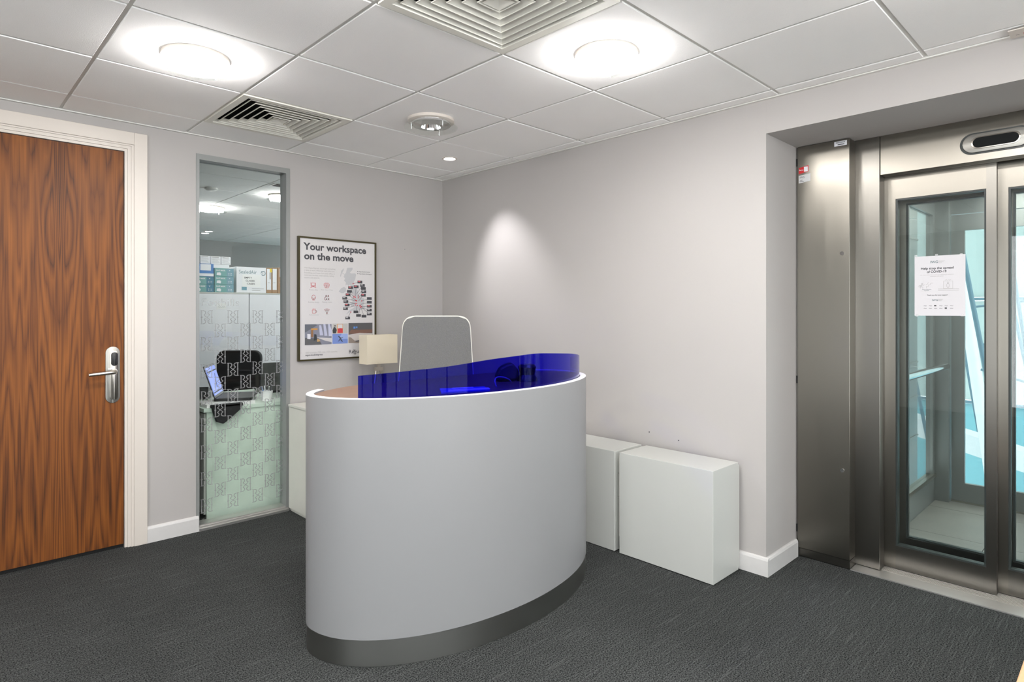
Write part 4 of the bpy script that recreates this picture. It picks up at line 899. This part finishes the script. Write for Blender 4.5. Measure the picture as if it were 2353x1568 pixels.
l = bpy.data.lights.new('lift_car_light', 'AREA'); l.shape = 'RECTANGLE'; l.size = 1.0; l.size_y = .6; l.energy = 17; l.color = (1, .98, .93)
lo = bpy.data.objects.new('lift_car_light', l); COL.objects.link(lo); lo.parent = lc; lo.location = (0, 0, CZ-.03)

# ================================================================ ATRIUM SEEN THROUGH THE LIFT
sp = empty('shaft_column', (5.66, 1.38, -2), 0, 'grey steel lift shaft column just outside the glass car', 'column')
B(5.45, 5.88, 1.30, 1.46, -2.0, 4.0).build('shaft', CARP, sp)
for z in (.3, .62, .9, 1.5, 1.9): B(5.44, 5.89, 1.294, 1.299, z, z+.012).build('joint', PLATE, sp)
gw = empty('atrium_glazing', (11, 2, -3)); struct(gw, 'tall pale blue glazed atrium facade beyond the lift', 'facade')
for i in range(9):
    for j in range(5):
        y = -4.5+1.5*i; z = -3.0+1.5*j
        B(11+.02*(j % 2), 11.03+.02*(j % 2), y+.03, y+1.47, z+.03, z+1.47).build('panel', CYAN if j < 2 else PALEG, gw)
for i in range(10): B(10.96, 11.0, -4.515+1.5*i, -4.485+1.5*i, -3, 4.5).build('mullion', BLUES, gw)
for j in range(6): B(10.96, 11.0, -4.5, 9, -3.02+1.5*j, -2.98+1.5*j).build('transom', BLUES, gw)
fl2 = B(5.6, 11, -5, 9, -3.1, -3.0).build('ground', PALES); struct(fl2, 'pale atrium floor far below beyond the lift', 'floor')
def rod(p, q, r, m, label, group=None, cat='rod'): return tag(MB().tube([p, q], r, 10).build('steel_rod', m, smooth=True), label, cat, group)
rod((8.2, 1.55, 2.9), (7.6, .95, -1.2), .055, PALES, 'thick white diagonal tube crossing the atrium beyond the lift', cat='tube')
rod((7.0, 1.30, 2.6), (6.9, .72, -1.0), .020, BLUES, 'slim blue-grey tension rod with cross strut beyond the lift')
rod((7.4, .95, 2.4), (7.3, .50, -1.2), .014, BLUES, 'slim blue-grey tension rod beside the thick white tube', 'thin tension rods')
rod((7.5, .55, 2.6), (7.4, .10, -1.2), .014, BLUES, 'slim blue-grey tension rod beside the thick white tube', 'thin tension rods')
rod((7.0, 1.9, 2.6), (7.3, 1.35, -1.0), .016, BLUES, 'slim blue-grey rod seen through the side glass of the car')
rod((8.6, 1.75, 3.0), (8.4, 1.05, -1.6), .016, BLUES, 'slim blue-grey tension rod close to the tall facade', 'rods close to the facade')
rod((8.8, 1.30, 3.0), (8.9, .55, -1.6), .016, BLUES, 'slim blue-grey tension rod close to the tall facade', 'rods close to the facade')
rod((7.6, .80, 1.42), (7.6, 1.22, 1.36), .012, BLUES, 'short level cross strut joining the atrium rods', 'level cross struts')
rod((7.6, .72, .62), (7.6, 1.14, .74), .012, BLUES, 'short level cross strut joining the atrium rods', 'level cross struts')
st = empty('strut_post', (7.25, 1.0, .35), 0, 'short grey stubby strut hanging on the atrium rods', 'strut')
MB().tube([(7.25, 1.035, 1.02), (7.25, 1.00, .78)], .055, 14).build('sleeve', BLUES, st, True); MB().tube([(7.25, .995, .74), (7.25, .93, .30)], .065, 14).build('body', BLUES, st, True)
bm_ = MB()
for k in range(20):
    a0, a1 = pi*(.15+.7*k/20), pi*(.15+.7*(k+1)/20)
    p = [(9.5, 2.0+4*cos(a), 1.0+2.2*sin(a)) for a in (a0, a1)]; q_ = [(9.5, 2.0+4*cos(a), 1.0+1.75*sin(a)) for a in (a0, a1)]
    vs = [(x_+dx, y_, z_) for dx in (0, .3) for x_, y_, z_ in (p[0], p[1], q_[1], q_[0])]
    bm_.add(vs, [(0, 1, 2, 3), (7, 6, 5, 4), (0, 4, 5, 1), (2, 6, 7, 3), (0, 3, 7, 4), (1, 5, 6, 2)])
tag(bm_.build('arched_beam', BEIGE), 'pale beige arched beam high in the atrium', 'beam')
bb = MB(); bb.prism([(-1.0, -.55), (2.6, .35), (2.6, .15), (-1.0, -.75)], 7.9, 8.2, 'YZ'); tag(bb.build('sloping_beam', PALES), 'sloping pale steel beam low in the atrium beyond the lift', 'beam')
for k in range(3):
    rr_ = MB(); yk = .35+.5*k
    rr_.add([(8.0+dx, yk+.10*s_, z_) for dx in (0, .2) for s_, z_ in ((-1, -2.2), (1, -2.2), (.55, -1.5), (1, -.95), (-1, -.95), (-.55, -1.5))], [tuple(range(6)), tuple(range(11, 5, -1))]+[(i, (i+1) % 6, 6+(i+1) % 6, 6+i) for i in range(6)])
    tag(rr_.build('waisted_strut', BLUES), 'waisted blue-grey strut under the sloping atrium beam', 'strut', 'struts under the sloping beam')

# ================================================================ ODDS: sign on ceiling edge, table corner
sg = empty('ceiling_label', (2.95, .0, ZC), 0, 'white plastic label strip with red print under the ceiling edge', 'label')
B(2.915, 2.999, -.25, .357, ZC-.013, ZC-.009).build('plate', GLOSSW, sg); B(2.93, 2.98, -.2, .3, ZC-.009, ZC-.004).build('backing', GLOSSW, sg)
FS = Flat((2.915, .357, ZC-.013), (0, -1, 0), (-1, 0, 0)); FS.n = Vector((0, 0, -1))
m_ = MB()
for k in range(5): FS.rect(m_, .05+.022*k, -.03, .064+.022*k, -.018); FS.rect(m_, .04+.028*k, -.062, .058+.028*k, -.046)
m_.build('red_print', INKR, sg)
m_ = MB(); FS.rect(m_, .018, -.058, .028, -.054); m_.build('dash', INK, sg)
tb = empty('side_table', (2.2, -.05, 0), 0, 'pale wooden low side table standing in front of the lift', 'table')
B(1.80, 2.60, -.45, .222, .382, .40).build('top', OAK, tb, bevel=.003)
for xx, yy in ((1.86, -.40), (2.54, -.40), (1.86, .14), (2.54, .14)): B(xx-.02, xx+.02, yy-.02, yy+.02, 0, .382).build('leg', OAK, tb)
